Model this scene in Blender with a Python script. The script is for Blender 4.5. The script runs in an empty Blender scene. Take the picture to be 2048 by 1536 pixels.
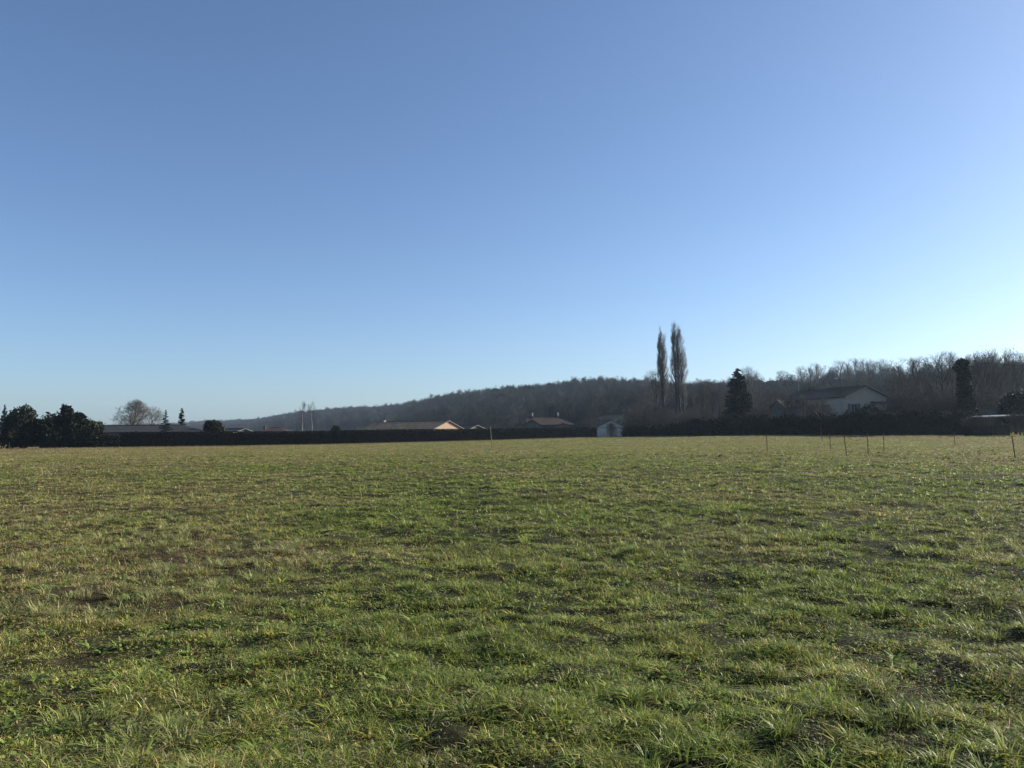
import bpy, math, random
import numpy as np
from mathutils import Matrix, Vector
D = math.radians
SC = bpy.context.scene
COL = SC.collection

# ------------------------------------------------------------------ camera
F = 1600.0                       # focal length in photo pixels (2048 wide)
CAM_H = 1.6
CAM_R = Matrix.Rotation(D(90 + 3.5), 4, 'X') @ Matrix.Rotation(D(-0.487), 4, 'Z')
cam_data = bpy.data.cameras.new('camera')
cam_data.sensor_width = 36.0
cam_data.lens = 36.0 * F / 2048.0
cam_data.clip_start = 0.05
cam_data.clip_end = 20000
cam = bpy.data.objects.new('camera', cam_data)
cam.matrix_world = Matrix.Translation((0, 0, CAM_H)) @ CAM_R
COL.objects.link(cam)
SC.camera = cam

# ------------------------------------------------------------------ sky, sun, exposure
SUN_EL, SUN_AZ = 24.0, 71.0      # azimuth clockwise from the view direction (+Y)
W = bpy.data.worlds.new('World')
SC.world = W
W.use_nodes = True
wn = W.node_tree
for n in list(wn.nodes): wn.nodes.remove(n)
wo = wn.nodes.new('ShaderNodeOutputWorld')
bg = wn.nodes.new('ShaderNodeBackground')
sky = wn.nodes.new('ShaderNodeTexSky')
sky.sky_type = 'NISHITA'
sky.sun_disc = False
sky.sun_elevation = D(SUN_EL)
sky.sun_rotation = D(SUN_AZ)
sky.altitude = 0
sky.air_density = 0.8
sky.dust_density = 0.9
sky.ozone_density = 2.4
bg.inputs['Strength'].default_value = 0.086
wb = wn.nodes.new('ShaderNodeMix'); wb.data_type = 'RGBA'; wb.blend_type = 'MULTIPLY'; wb.inputs['Factor'].default_value = 1.0
wb.inputs['B'].default_value = (0.91, 1.0, 1.10, 1)      # the camera's white balance
wn.links.new(sky.outputs[0], wb.inputs['A']); wn.links.new(wb.outputs['Result'], bg.inputs['Color'])
wn.links.new(bg.outputs[0], wo.inputs['Surface'])
sl = bpy.data.lights.new('sun', 'SUN')
sl.energy = 5.0
sl.angle = D(0.5)
sl.color = (1.0, 0.93, 0.80)
sun = bpy.data.objects.new('sun', sl)
sdir = Vector((math.sin(D(SUN_AZ)) * math.cos(D(SUN_EL)), math.cos(D(SUN_AZ)) * math.cos(D(SUN_EL)), math.sin(D(SUN_EL))))
sun.rotation_euler = sdir.to_track_quat('Z', 'Y').to_euler()
COL.objects.link(sun)
SC.view_settings.view_transform = 'Standard'
SC.view_settings.look = 'None'
SC.view_settings.exposure = 0.8
SC.view_settings.gamma = 1.0
SC.cycles.pixel_filter_width = 1.2
SC.cycles.max_bounces = 6
SC.cycles.volume_bounces = 0
SC.cycles.transparent_max_bounces = 8

# ------------------------------------------------------------------ helpers: numbers
def S(t):
    t = np.clip(t, 0, 1)
    return t * t * (3 - 2 * t)

def _h(ix, iy, s):
    n = (ix.astype(np.int64) * 374761393 + iy.astype(np.int64) * 668265263 + s * 974634777) & 0x7fffffff
    n = ((n ^ (n >> 13)) * 1274126177) & 0x7fffffff
    n = (n ^ (n >> 16)) & 0xffffff
    return n / float(0xffffff)

def vnoise(x, y, scale, s=0):
    """value noise in -1..1, feature size about `scale` metres"""
    x = np.asarray(x, float) / scale + 1000.5; y = np.asarray(y, float) / scale + 1000.5
    c, sn = math.cos(0.6 + s), math.sin(0.6 + s)
    x, y = x * c - y * sn + 5000, x * sn + y * c + 5000
    ix = np.floor(x); iy = np.floor(y); fx = S(x - ix); fy = S(y - iy)
    a = _h(ix, iy, s); b = _h(ix + 1, iy, s); c2 = _h(ix, iy + 1, s); d = _h(ix + 1, iy + 1, s)
    return ((a * (1 - fx) + b * fx) * (1 - fy) + (c2 * (1 - fx) + d * fx) * fy) * 2 - 1

# skyline of the wooded ridge: photo column, top of the wood (row), distance of the crest, height of its trees
RIDGE = [(-9000, 858, 2300, 14), (-1500, 858, 2300, 14), (0, 856, 2300, 14), (200, 850, 2300, 14), (380, 843, 2200, 14),
         (440, 840, 2050, 14), (500, 838, 1850, 14), (560, 829, 1500, 13), (620, 822, 1300, 13), (700, 816, 1200, 13),
         (810, 810, 1080, 13), (838, 799, 880, 12), (900, 787, 760, 12), (960, 779, 700, 12), (1040, 770, 650, 12),
         (1170, 760, 600, 12), (1290, 760, 560, 12), (1380, 772, 540, 12), (1450, 770, 480, 12), (1500, 760, 430, 12),
         (1600, 757, 410, 12), (1700, 752, 390, 12), (1800, 750, 370, 12), (1900, 745, 350, 12), (1960, 728, 330, 12),
         (2048, 722, 320, 12), (2400, 700, 300, 12), (9000, 700, 300, 12)]
_rx = np.arctan((np.array([r[0] for r in RIDGE]) - 1024) / F)
_rc = np.array([r[2] for r in RIDGE], float)
_re = np.array([(866 - 0.0085 * (max(-600, min(2600, r[0])) - 1024) - r[1]) / F for r in RIDGE]) * np.cos(_rx)
_rh = _re * _rc + CAM_H - np.array([r[3] for r in RIDGE], float) - 1.3

def ridge(a):
    return np.interp(a, _rx, _rc), np.interp(a, _rx, _rh)

def base_z(x, y):
    """broad lie of the land"""
    x = np.asarray(x, float); y = np.asarray(y, float)
    yy = np.maximum(y, 1.0)
    side = S((x / yy + 0.25) / 0.6)
    z = 0.9 * side * S((y - 60) / 48.0)
    r = np.hypot(x, y); a = np.arctan2(x, y)
    rc, rh = ridge(a)
    rs = np.maximum(225, rc * 0.42)
    z = z + np.where(y > 0, rh * S((r - rs) / (rc - rs)), 0)
    return z

def ground_z(x, y):
    """land plus tussocks and hollows of the rough grass"""
    x = np.asarray(x, float); y = np.asarray(y, float)
    r = np.hypot(x, y)
    k = 1 - S((r - 70) / 70)
    z = base_z(x, y) + vnoise(x, y, 9.0, 1) * 0.05 * (1 - S((r - 100) / 80))
    z = z + k * (vnoise(x, y, 1.5, 2) * 0.025 + vnoise(x, y, 0.62, 3) * 0.045 + vnoise(x, y, 0.22, 4) * 0.034)
    return z

def at(px, py, d):
    v = CAM_R.to_3x3() @ Vector(((px - 1024) / F, (768 - py) / F, -1.0))
    return Vector((0, 0, CAM_H)) + v * (d / v.y)

def foot(px, d, py=868):
    """point of the land under photo column px at depth d"""
    p = at(px, py, d)
    p.z = float(base_z(p.x, p.y))
    return p

def strike(px, py):
    """where the line of sight meets the land"""
    lo = 2.0
    d = lo
    while d < 240:
        p = at(px, py, d)
        if p.z <= float(base_z(p.x, p.y)): return p
        d += 0.25
    return at(px, py, 110)

# ------------------------------------------------------------------ helpers: materials
MATS = {}
def mat(name, col, rough=0.8, spec=0.3, noise=None, scale=4.0, bump=0.0, metal=0.0, transl=0.0, attr=False, bscale=None):
    if name in MATS: return MATS[name]
    m = bpy.data.materials.new(name); m.use_nodes = True
    nt = m.node_tree; N = nt.nodes; L = nt.links
    b = N['Principled BSDF']; out = N['Material Output']
    b.inputs['Roughness'].default_value = rough
    b.inputs['Specular IOR Level'].default_value = spec
    b.inputs['Metallic'].default_value = metal
    src = None
    if attr:
        at_ = N.new('ShaderNodeAttribute'); at_.attribute_name = 'Col'; src = at_.outputs['Color']
    elif noise:
        tc = N.new('ShaderNodeTexCoord'); nz = N.new('ShaderNodeTexNoise')
        nz.inputs['Scale'].default_value = scale; nz.inputs['Detail'].default_value = 6
        cr = N.new('ShaderNodeValToRGB')
        cr.color_ramp.elements[0].position = 0.34; cr.color_ramp.elements[0].color = (*noise, 1)
        cr.color_ramp.elements[1].position = 0.66; cr.color_ramp.elements[1].color = (*col, 1)
        L.new(tc.outputs['Object'], nz.inputs['Vector']); L.new(nz.outputs['Fac'], cr.inputs['Fac'])
        src = cr.outputs['Color']
    if src: L.new(src, b.inputs['Base Color'])
    else: b.inputs['Base Color'].default_value = (*col, 1)
    if bump:
        tc2 = N.new('ShaderNodeTexCoord'); nb = N.new('ShaderNodeTexNoise')
        nb.inputs['Scale'].default_value = bscale or scale * 4; nb.inputs['Detail'].default_value = 5
        bp = N.new('ShaderNodeBump'); bp.inputs['Strength'].default_value = bump; bp.inputs['Distance'].default_value = 0.05
        L.new(tc2.outputs['Object'], nb.inputs['Vector'])
        L.new(nb.outputs['Fac'], bp.inputs['Height']); L.new(bp.outputs['Normal'], b.inputs['Normal'])
    if transl:
        tr = N.new('ShaderNodeBsdfTranslucent'); mx = N.new('ShaderNodeMixShader')
        mx.inputs['Fac'].default_value = transl
        if src: L.new(src, tr.inputs['Color'])
        else: tr.inputs['Color'].default_value = (*col, 1)
        L.new(b.outputs[0], mx.inputs[1]); L.new(tr.outputs[0], mx.inputs[2]); L.new(mx.outputs[0], out.inputs['Surface'])
    MATS[name] = m
    return m

def tile_mat(name, col, dark):
    """clay tile roof: courses across, barrels down the slope"""
    if name in MATS: return MATS[name]
    m = mat(name, col, 0.85, 0.2, noise=dark, scale=1.3)
    nt = m.node_tree; N = nt.nodes; L = nt.links; b = N['Principled BSDF']
    tc = N.new('ShaderNodeTexCoord'); w1 = N.new('ShaderNodeTexWave'); w1.bands_direction = 'X'
    w1.inputs['Scale'].default_value = 1.3; w1.inputs['Distortion'].default_value = 0.3
    w2 = N.new('ShaderNodeTexWave'); w2.bands_direction = 'Y'; w2.wave_profile = 'SAW'; w2.inputs['Scale'].default_value = 0.9
    ad = N.new('ShaderNodeMath'); ad.operation = 'ADD'
    bp = N.new('ShaderNodeBump'); bp.inputs['Strength'].default_value = 0.8; bp.inputs['Distance'].default_value = 0.06
    L.new(tc.outputs['Object'], w1.inputs['Vector']); L.new(tc.outputs['Object'], w2.inputs['Vector'])
    L.new(w1.outputs['Fac'], ad.inputs[0]); L.new(w2.outputs['Fac'], ad.inputs[1])
    L.new(ad.outputs[0], bp.inputs['Height']); L.new(bp.outputs['Normal'], b.inputs['Normal'])
    return m

# ------------------------------------------------------------------ helpers: objects
def tag(o, label=None, cat=None, group=None, kind=None):
    if label: o['label'] = label
    if cat: o['category'] = cat
    if group: o['group'] = group
    if kind: o['kind'] = kind
    return o

def empty(name, loc, label, cat, group=None, rz=0.0):
    o = bpy.data.objects.new(name, None); o.empty_display_size = 0.5
    o.location = loc; o.rotation_euler = (0, 0, rz); COL.objects.link(o)
    return tag(o, label, cat, group)

def npmesh(name, V, loops, sizes, material, col=None, smooth=False):
    me = bpy.data.meshes.new(name)
    V = np.ascontiguousarray(V, np.float32); loops = np.ascontiguousarray(loops, np.int32); sizes = np.ascontiguousarray(sizes, np.int32)
    me.vertices.add(len(V)); me.vertices.foreach_set('co', V.ravel())
    me.loops.add(len(loops)); me.loops.foreach_set('vertex_index', loops)
    me.polygons.add(len(sizes))
    st = np.zeros(len(sizes), np.int32); st[1:] = np.cumsum(sizes)[:-1]
    me.polygons.foreach_set('loop_start', st); me.polygons.foreach_set('loop_total', sizes)
    if smooth: me.polygons.foreach_set('use_smooth', np.ones(len(sizes), bool))
    if col is not None:
        ca = me.color_attributes.new('Col', 'FLOAT_COLOR', 'POINT')
        c4 = np.ones((len(V), 4), np.float32); c4[:, :3] = col
        ca.data.foreach_set('color', c4.ravel())
    me.update(calc_edges=True)
    me.materials.append(material)
    return me

def obj(name, me, parent=None, loc=None):
    o = bpy.data.objects.new(name, me); COL.objects.link(o)
    if parent: o.parent = parent
    if loc is not None: o.location = loc
    return o

class MB:
    """collects polygons, builds one mesh"""
    def __init__(s): s.v = []; s.f = []
    def add(s, vs, fs):
        n = len(s.v); s.v += [tuple(v) for v in vs]; s.f += [tuple(i + n for i in f) for f in fs]; return s
    def box(s, x0, x1, y0, y1, z0, z1):
        return s.add([(x0, y0, z0), (x1, y0, z0), (x1, y1, z0), (x0, y1, z0), (x0, y0, z1), (x1, y0, z1), (x1, y1, z1), (x0, y1, z1)],
                     [(0, 3, 2, 1), (4, 5, 6, 7), (0, 1, 5, 4), (1, 2, 6, 5), (2, 3, 7, 6), (3, 0, 4, 7)])
    def tube(s, pts, rads, n=6, caps=True):
        base = len(s.v)
        for i, p in enumerate(pts):
            p = Vector(p); a = Vector(pts[max(i - 1, 0)]); b = Vector(pts[min(i + 1, len(pts) - 1)])
            t = (b - a).normalized(); u = t.orthogonal().normalized(); w = t.cross(u)
            for k in range(n):
                an = 2 * math.pi * k / n
                s.v.append(tuple(p + (u * math.cos(an) + w * math.sin(an)) * rads[i]))
        for i in range(len(pts) - 1):
            for k in range(n):
                a = base + i * n + k; b = base + i * n + (k + 1) % n
                s.f.append((a, b, b + n, a + n))
        if caps:
            s.f.append(tuple(base + k for k in range(n))[::-1])
            s.f.append(tuple(base + (len(pts) - 1) * n + k for k in range(n)))
        return s
    def build(s, name, m, parent=None, smooth=False):
        me = bpy.data.meshes.new(name); me.from_pydata(s.v, [], s.f); me.update()
        if smooth:
            for p in me.polygons: p.use_smooth = True
        me.materials.append(m)
        return obj(name, me, parent)

# ------------------------------------------------------------------ materials
M_bark = mat('grey bark', (0.07, 0.064, 0.060), 0.9, 0.08, noise=(0.040, 0.037, 0.035), scale=6)
M_twig = mat('bare twigs', (0.078, 0.074, 0.072), 0.9, 0.08, noise=(0.047, 0.045, 0.044), scale=0.8)
M_twig_pale = mat('pale twigs', (0.17, 0.160, 0.145), 0.9, 0.1, noise=(0.11, 0.10, 0.09), scale=1.2)
M_twig_red = mat('russet twigs', (0.072, 0.060, 0.052), 0.9, 0.05, noise=(0.046, 0.04, 0.036), scale=1.2)
M_wood_twig = mat('woodland twigs', (0.046, 0.045, 0.046), 0.9, 0.05, noise=(0.030, 0.029, 0.030), scale=0.05)
M_birch = mat('birch bark', (0.50, 0.48, 0.44), 0.6, 0.3, noise=(0.25, 0.22, 0.2), scale=3)
M_needle = mat('dark needles', (0.017, 0.024, 0.015), 0.8, 0.12, noise=(0.010, 0.015, 0.009), scale=1.5, transl=0.12)
M_leaf = mat('evergreen leaves', (0.025, 0.030, 0.015), 0.7, 0.2, noise=(0.013, 0.017, 0.009), scale=1.5, transl=0.15)
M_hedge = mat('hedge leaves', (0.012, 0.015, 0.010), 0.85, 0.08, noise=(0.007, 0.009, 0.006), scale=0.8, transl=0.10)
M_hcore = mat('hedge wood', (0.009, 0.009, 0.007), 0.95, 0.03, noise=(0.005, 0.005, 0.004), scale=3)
M_ivy = mat('ivy leaves', (0.016, 0.021, 0.014), 0.55, 0.2, noise=(0.009, 0.012, 0.008), scale=2, transl=0.12)
M_cream = mat('cream render', (0.42, 0.355, 0.27), 0.9, 0.05, noise=(0.36, 0.305, 0.235), scale=0.7)
M_sand = mat('sand render', (0.40, 0.295, 0.21), 0.9, 0.1, noise=(0.36, 0.265, 0.19), scale=0.7)
M_grey_wall = mat('grey render', (0.15, 0.135, 0.115), 0.9, 0.05, noise=(0.11, 0.10, 0.088), scale=0.8)
M_tile = tile_mat('brown clay tiles', (0.085, 0.060, 0.042), (0.048, 0.037, 0.029))
M_tile_red = tile_mat('red clay tiles', (0.060, 0.042, 0.035), (0.042, 0.031, 0.027))
M_slate = tile_mat('grey tiles', (0.042, 0.042, 0.044), (0.028, 0.028, 0.030))
M_fascia = mat('white fascia', (0.25, 0.235, 0.21), 0.8, 0.1)
M_dark = mat('dark timber', (0.05, 0.04, 0.035), 0.8, 0.2)
M_glass = mat('window glass', (0.03, 0.035, 0.04), 0.08, 0.6)
M_shutter = mat('painted shutters', (0.13, 0.13, 0.125), 0.8, 0.1, noise=(0.10, 0.10, 0.095), scale=3)
M_metal = mat('bright metal', (0.75, 0.75, 0.75), 0.22, 0.5, metal=1.0)
M_zinc = mat('pale sheet roof', (0.45, 0.46, 0.47), 0.45, 0.5, noise=(0.34, 0.35, 0.36), scale=1.2)
M_brick = mat('chimney brick', (0.16, 0.09, 0.065), 0.9, 0.1, noise=(0.10, 0.06, 0.045), scale=8)
M_stake = mat('weathered stake', (0.24, 0.21, 0.16), 0.9, 0.1, noise=(0.17, 0.145, 0.11), scale=9)
M_rust = mat('rusty iron', (0.13, 0.075, 0.045), 0.8, 0.3, noise=(0.07, 0.045, 0.03), scale=12)
M_red = mat('red paint', (0.38, 0.05, 0.035), 0.7, 0.1, noise=(0.28, 0.045, 0.035), scale=12)
M_wire = mat('cable', (0.012, 0.012, 0.012), 1.0, 0.0)

# ------------------------------------------------------------------ ground: one sheet to the horizon
def ground_material():
    m = bpy.data.materials.new('meadow soil'); m.use_nodes = True
    N = m.node_tree.nodes; L = m.node_tree.links; b = N['Principled BSDF']
    b.inputs['Roughness'].default_value = 0.95; b.inputs['Specular IOR Level'].default_value = 0.1
    at_ = N.new('ShaderNodeAttribute'); at_.attribute_name = 'Col'
    ge = N.new('ShaderNodeNewGeometry')
    nz = N.new('ShaderNodeTexNoise'); nz.inputs['Scale'].default_value = 9; nz.inputs['Detail'].default_value = 8; nz.inputs['Roughness'].default_value = 0.7
    cr = N.new('ShaderNodeValToRGB')
    cr.color_ramp.elements[0].position = 0.33; cr.color_ramp.elements[0].color = (0.45, 0.43, 0.40, 1)
    cr.color_ramp.elements[1].position = 0.68; cr.color_ramp.elements[1].color = (1.45, 1.42, 1.3, 1)
    mx = N.new('ShaderNodeMix'); mx.data_type = 'RGBA'; mx.blend_type = 'MULTIPLY'; mx.inputs['Factor'].default_value = 1.0
    L.new(ge.outputs['Position'], nz.inputs['Vector']); L.new(nz.outputs['Fac'], cr.inputs['Fac'])
    L.new(at_.outputs['Color'], mx.inputs['A']); L.new(cr.outputs['Color'], mx.inputs['B'])
    L.new(mx.outputs['Result'], b.inputs['Base Color'])
    bp = N.new('ShaderNodeBump'); bp.inputs['Strength'].default_value = 0.7; bp.inputs['Distance'].default_value = 0.05
    L.new(nz.outputs['Fac'], bp.inputs['Height']); L.new(bp.outputs['Normal'], b.inputs['Normal'])
    return m

def dryness(x, y):
    """0 = fresh green, 1 = brown and dry; the left and the far edge of the field are the drier parts"""
    r = np.hypot(x, y)
    t = x / np.maximum(y, 1)
    v = 0.27 + 0.42 * vnoise(x, y, 6.0, 11) + 0.34 * vnoise(x, y, 1.7, 12) + 0.18 * vnoise(x, y, 24.0, 13)
    v = v + 0.34 * S((-t + 0.0) / 0.5) + 0.10 * S((r - 35) / 50)
    v = v + 0.55 * np.exp(-((x + 4.2) / 2.6) ** 2 - ((y - 10) / 2.4) ** 2) + 0.40 * np.exp(-((x + 4.6) / 1.4) ** 2 - ((y - 6.2) / 1.3) ** 2) + 0.3 * np.exp(-((x - 6) / 1.6) ** 2 - ((y - 9.5) / 1.5) ** 2)
    return np.clip(v, 0, 1)

a1 = np.radians(np.concatenate([np.arange(-180, -48, 4.0), np.arange(-48, 48, 0.22), np.arange(48, 180.1, 4.0)]))
rr = np.concatenate([[0.01], np.geomspace(0.6, 2900, 820)])
A, R = np.meshgrid(a1, rr)
GX = R * np.sin(A); GY = R * np.cos(A)
GZ = ground_z(GX, GY)
V = np.stack([GX, GY, GZ], -1).reshape(-1, 3)
nr, na = A.shape
i0 = (np.arange(nr - 1)[:, None] * na + np.arange(na - 1)[None, :]).ravel()
loops = np.stack([i0, i0 + 1, i0 + na + 1, i0 + na], -1)[:, ::-1].ravel()
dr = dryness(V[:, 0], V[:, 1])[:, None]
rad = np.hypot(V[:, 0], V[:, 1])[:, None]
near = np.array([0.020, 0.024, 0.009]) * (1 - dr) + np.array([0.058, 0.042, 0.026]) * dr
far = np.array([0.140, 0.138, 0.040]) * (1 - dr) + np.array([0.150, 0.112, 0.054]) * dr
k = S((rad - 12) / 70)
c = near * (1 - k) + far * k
wood = S((rad - 190) / 40)
c = c * (1 - wood) + np.array([0.028, 0.026, 0.024]) * wood
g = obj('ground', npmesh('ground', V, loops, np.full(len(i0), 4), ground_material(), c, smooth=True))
tag(g, kind='structure')

# ------------------------------------------------------------------ grass of the field
rng = np.random.default_rng(7)
PAL = np.array([[0.245, 0.300, 0.050], [0.110, 0.150, 0.034], [0.360, 0.340, 0.085], [0.440, 0.345, 0.155], [0.58, 0.48, 0.28], [0.200, 0.118, 0.064], [0.48, 0.48, 0.10]])
def palette(x, y, n):
    d = dryness(x, y)
    w = np.stack([1.0 - 0.80 * d, 0.9 - 0.60 * d, 0.35 + 0.3 * d, 0.08 + 0.75 * d, 0.03 + 0.20 * d, 0.02 + 0.50 * d * d, 0.22 * (1 - d)], -1)
    cw = np.cumsum(w / w.sum(1, keepdims=True), 1)
    idx = (rng.random(n)[:, None] > cw).sum(1).clip(0, 6)
    c = PAL[idx] * (0.75 + 0.5 * rng.random((n, 1)))
    c = c * (1.06 + 0.20 * vnoise(x, y, .2, 53) + 0.22 * vnoise(x, y, 1.1, 51) + 0.15 * vnoise(x, y, 3.5, 52))[:, None]
    c = c * (0.92 - 0.12 * S((y - 25) / 60))[:, None]      # blade colour gets slightly darker farther out
    return c * (1 + 0.08 * rng.standard_normal((n, 3))).clip(0.7, 1.3)

def scatter(d0, d1, n, power, half=0.80):
    """positions between depths d0 and d1, thinning as depth**-power"""
    e = 2 - power
    u = rng.random(n)
    d = (d0 ** e + u * (d1 ** e - d0 ** e)) ** (1 / e) if abs(e) > 1e-6 else d0 * (d1 / d0) ** u
    x = (rng.random(n) * 2 - 1) * half * d
    return x, d

def blades(x, y, h, w, lean, phi, seg, col, sink=0.004):
    n = len(x)
    z = ground_z(x, y) - sink
    ts = {3: [0, .4, .75, 1], 2: [0, .55, 1], 1: [0, 1]}[seg]
    wf = {3: [0.8, 1, .7, 0], 2: [0.9, .85, 0], 1: [1, 0]}[seg]
    dx, dy = np.cos(phi), np.sin(phi)
    fa = phi + math.pi / 2 + rng.normal(0, 0.5, n)
    wx, wy = np.cos(fa), np.sin(fa)
    P = []
    for t, f in zip(ts, wf):
        cx = x + dx * lean * h * t * t; cy = y + dy * lean * h * t * t; cz = z + h * (t - 0.38 * np.minimum(lean, 1.3) * t * t)
        if f == 0: P.append(np.stack([cx, cy, cz], -1))
        else:
            hw = w * f * 0.5
            P.append(np.stack([cx - wx * hw, cy - wy * hw, cz], -1)); P.append(np.stack([cx + wx * hw, cy + wy * hw, cz], -1))
    P = np.stack(P, 1); nv = P.shape[1]
    pat = {3: [0, 1, 3, 2, 2, 3, 5, 4, 4, 5, 6], 2: [0, 1, 3, 2, 2, 3, 4], 1: [0, 1, 2]}[seg]
    sz = {3: [4, 4, 3], 2: [4, 3], 1: [3]}[seg]
    loops = (np.arange(n)[:, None] * nv + np.array(pat)[None, :]).ravel()
    return P.reshape(-1, 3), loops, np.tile(sz, n), np.repeat(col, nv, 0)

def join(parts):
    V, L_, Z, C = [], [], [], []; o = 0
    for v, l, z, c in parts:
        V.append(v); L_.append(l + o); Z.append(z); C.append(c); o += len(v)
    return np.concatenate(V), np.concatenate(L_), np.concatenate(Z), np.concatenate(C)

def tuft_height(x, y):
    return 0.050 * (1 + 0.60 * vnoise(x, y, 0.17, 23) + 0.60 * vnoise(x, y, 0.42, 21) + 0.35 * vnoise(x, y, 2.3, 22)).clip(0.18, 2.5)

M_grass = mat('grass blades', (0.1, 0.15, 0.04), 0.46, 0.32, attr=True, transl=0.40)

def bare(x, y):
    """hollows where the grass is thin"""
    return vnoise(x, y, 0.19, 33) * 0.75 + vnoise(x, y, 0.5, 31) * 0.45 + vnoise(x, y, 1.3, 32) * 0.35

parts = []
def lay(d0, d1, ntuft, per, power, seg, wmin, hk=1.0):
    tx, ty = scatter(d0, d1, ntuft, power)
    thin = bare(tx, ty) > 0.08 + 0.020 * np.maximum(ty - 5, 0) + 0.22 * rng.random(ntuft)
    keep = ~thin | (rng.random(ntuft) < 0.8)
    tx, ty, thin = tx[keep], ty[keep], thin[keep]
    nt = len(tx)
    spread = 0.02 + 0.02 * rng.random(nt)
    rep = np.repeat(np.arange(nt), per); n = len(rep)
    ph = rng.random(n) * 2 * math.pi
    rad = spread[rep] * np.sqrt(rng.random(n)) * np.maximum(1, ty[rep] / 12)
    x = tx[rep] + np.cos(ph) * rad; y = ty[rep] + np.sin(ph) * rad
    th = tuft_height(tx, ty) * (0.55 + 0.7 * rng.random(nt))
    th = np.where(thin, np.minimum(th, .06) * (.30 + .25 * rng.random(nt)), th)
    h = th[rep] * (0.55 + 0.75 * rng.random(n)) * hk
    tcol = palette(tx, ty, nt)[rep]; bcol = palette(x, y, n)
    mixk = (rng.random(n) < 0.45)[:, None]
    col = np.where(mixk, tcol, bcol)
    old = (thin[rep] & (rng.random(n) < .7))[:, None]        # last year's growth matted down in the hollows, coloured darker for their shade
    col = np.where(old, np.array([[.085, .085, .040]]) * (.5 + rng.random((n, 1))) + (rng.random((n, 1)) < .25) * np.array([[.12, .08, .04]]), col)
    w = np.maximum(wmin, 0.00055 * y) * (0.7 + 0.7 * rng.random(n))
    lean = 0.3 + 2.0 * rng.random(n) ** 1.2
    parts.append(blades(x, y, h, w, lean, ph + rng.normal(0, .6, n), seg, col))
lay(2.4, 7.5, 40000, 8, 0.6, 3, 0.0052)
lay(7.5, 20, 84000, 7, 1.5, 2, 0.0062)
lay(20, 70, 115000, 6, 1.9, 2, 0.008, 1.1)
lay(66, 185, 130000, 5, 1.8, 1, 0.02, 1.5)
# rank dry growth along the far edge of the field
E = [(0, 104), (240, 109), (665, 125.5), (1024, 146), (1192, 156), (1260, 149), (1400, 127), (1590, 107), (1760, 97.5), (2100, 94)]
n = 34000; px_ = rng.random(n) * 1925; d_ = np.interp(px_, [e[0] for e in E], [e[1] for e in E]) - rng.random(n) ** 2 * 5
x = (px_ - 1024) / F * d_
parts.append(blades(x, d_, 0.10 + .22 * rng.random(n) ** 2, 0.02 + .02 * rng.random(n), .2 + .6 * rng.random(n), rng.random(n) * 6.3, 1, np.array([[.26, .19, .11]]) * (.5 + .8 * rng.random((n, 1)))))
# taller clumps of coarse grass
tx, ty = scatter(2.8, 60, 7500, 1.2)
k_ = vnoise(tx, ty, 1.6, 61) + .6 * vnoise(tx, ty, .5, 62) > .12 + .3 * (rng.random(len(tx)) - .5)
tx, ty = tx[k_], ty[k_]
nt = len(tx); rep = np.repeat(np.arange(nt), 42); n = len(rep)
ph = rng.random(n) * 2 * math.pi; rad = 0.06 * np.sqrt(rng.random(n)) * (0.5 + rng.random(nt))[rep]
sz = (0.55 + 0.8 * rng.random(nt))[rep]
h = 0.118 * sz * (0.5 + 0.7 * rng.random(n))
tc = (np.array([[0.21, 0.26, 0.055]]) * (1 - dryness(tx, ty)[:, None] * .6) + np.array([[0.36, 0.30, 0.16]]) * dryness(tx, ty)[:, None] * .6) * (0.7 + 0.6 * rng.random((nt, 1)))
x = tx[rep] + np.cos(ph) * rad; y = ty[rep] + np.sin(ph) * rad
parts.append(blades(x, y, h, np.maximum(0.0062, 0.0007 * y) * (0.7 + .6 * rng.random(n)), 0.3 + 1.2 * rng.random(n), ph + rng.normal(0, .4, n), 3, tc[rep] * (0.8 + 0.4 * rng.random((n, 1)))))
V, L_, Z, C = join(parts)
gr = obj('grass', npmesh('grass', V, L_, Z, M_grass, C))
tag(gr, 'rough winter grass, green mixed with dry straw, covering the field', 'grass', kind='stuff')

# clover and other small broad leaves low in the sward
def leaves(x, y, z, size, tilt, ph, col, aspect=0.9):
    n = len(x)
    ring = np.array([(-.5, 0), (-.25, -.42), (.25, -.42), (.5, 0), (.25, .42), (-.25, .42)])
    u = np.stack([np.cos(ph) * np.cos(tilt), np.sin(ph) * np.cos(tilt), np.sin(tilt)], -1)
    v = np.stack([-np.sin(ph), np.cos(ph), np.zeros(n)], -1)
    P = np.stack([x, y, z], -1)[:, None, :] + size[:, None, None] * (ring[None, :, 0:1] * u[:, None, :] + ring[None, :, 1:2] * aspect * v[:, None, :])
    loops = (np.arange(n)[:, None] * 6 + np.arange(6)[None]).ravel()
    return P.reshape(-1, 3), loops, np.full(n, 6), np.repeat(col, 6, 0)

n = 110000
x, y = scatter(2.6, 20, n, 1.0)
k = (vnoise(x, y, 1.1, 41) + 0.5 * vnoise(x, y, 0.35, 42) > -0.1) | (rng.random(n) < 0.12)
x, y = x[k], y[k]; n = len(x)
col = np.array([[0.15, 0.20, 0.05]]) * (0.6 + 0.9 * rng.random((n, 1))) + rng.random((n, 1)) * np.array([[0.05, 0.03, 0.0]])
p1 = leaves(x, y, ground_z(x, y) + 0.01 + 0.05 * rng.random(n), 0.010 + 0.018 * rng.random(n), rng.normal(0, .5, n), rng.random(n) * 6.3, col)
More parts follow.
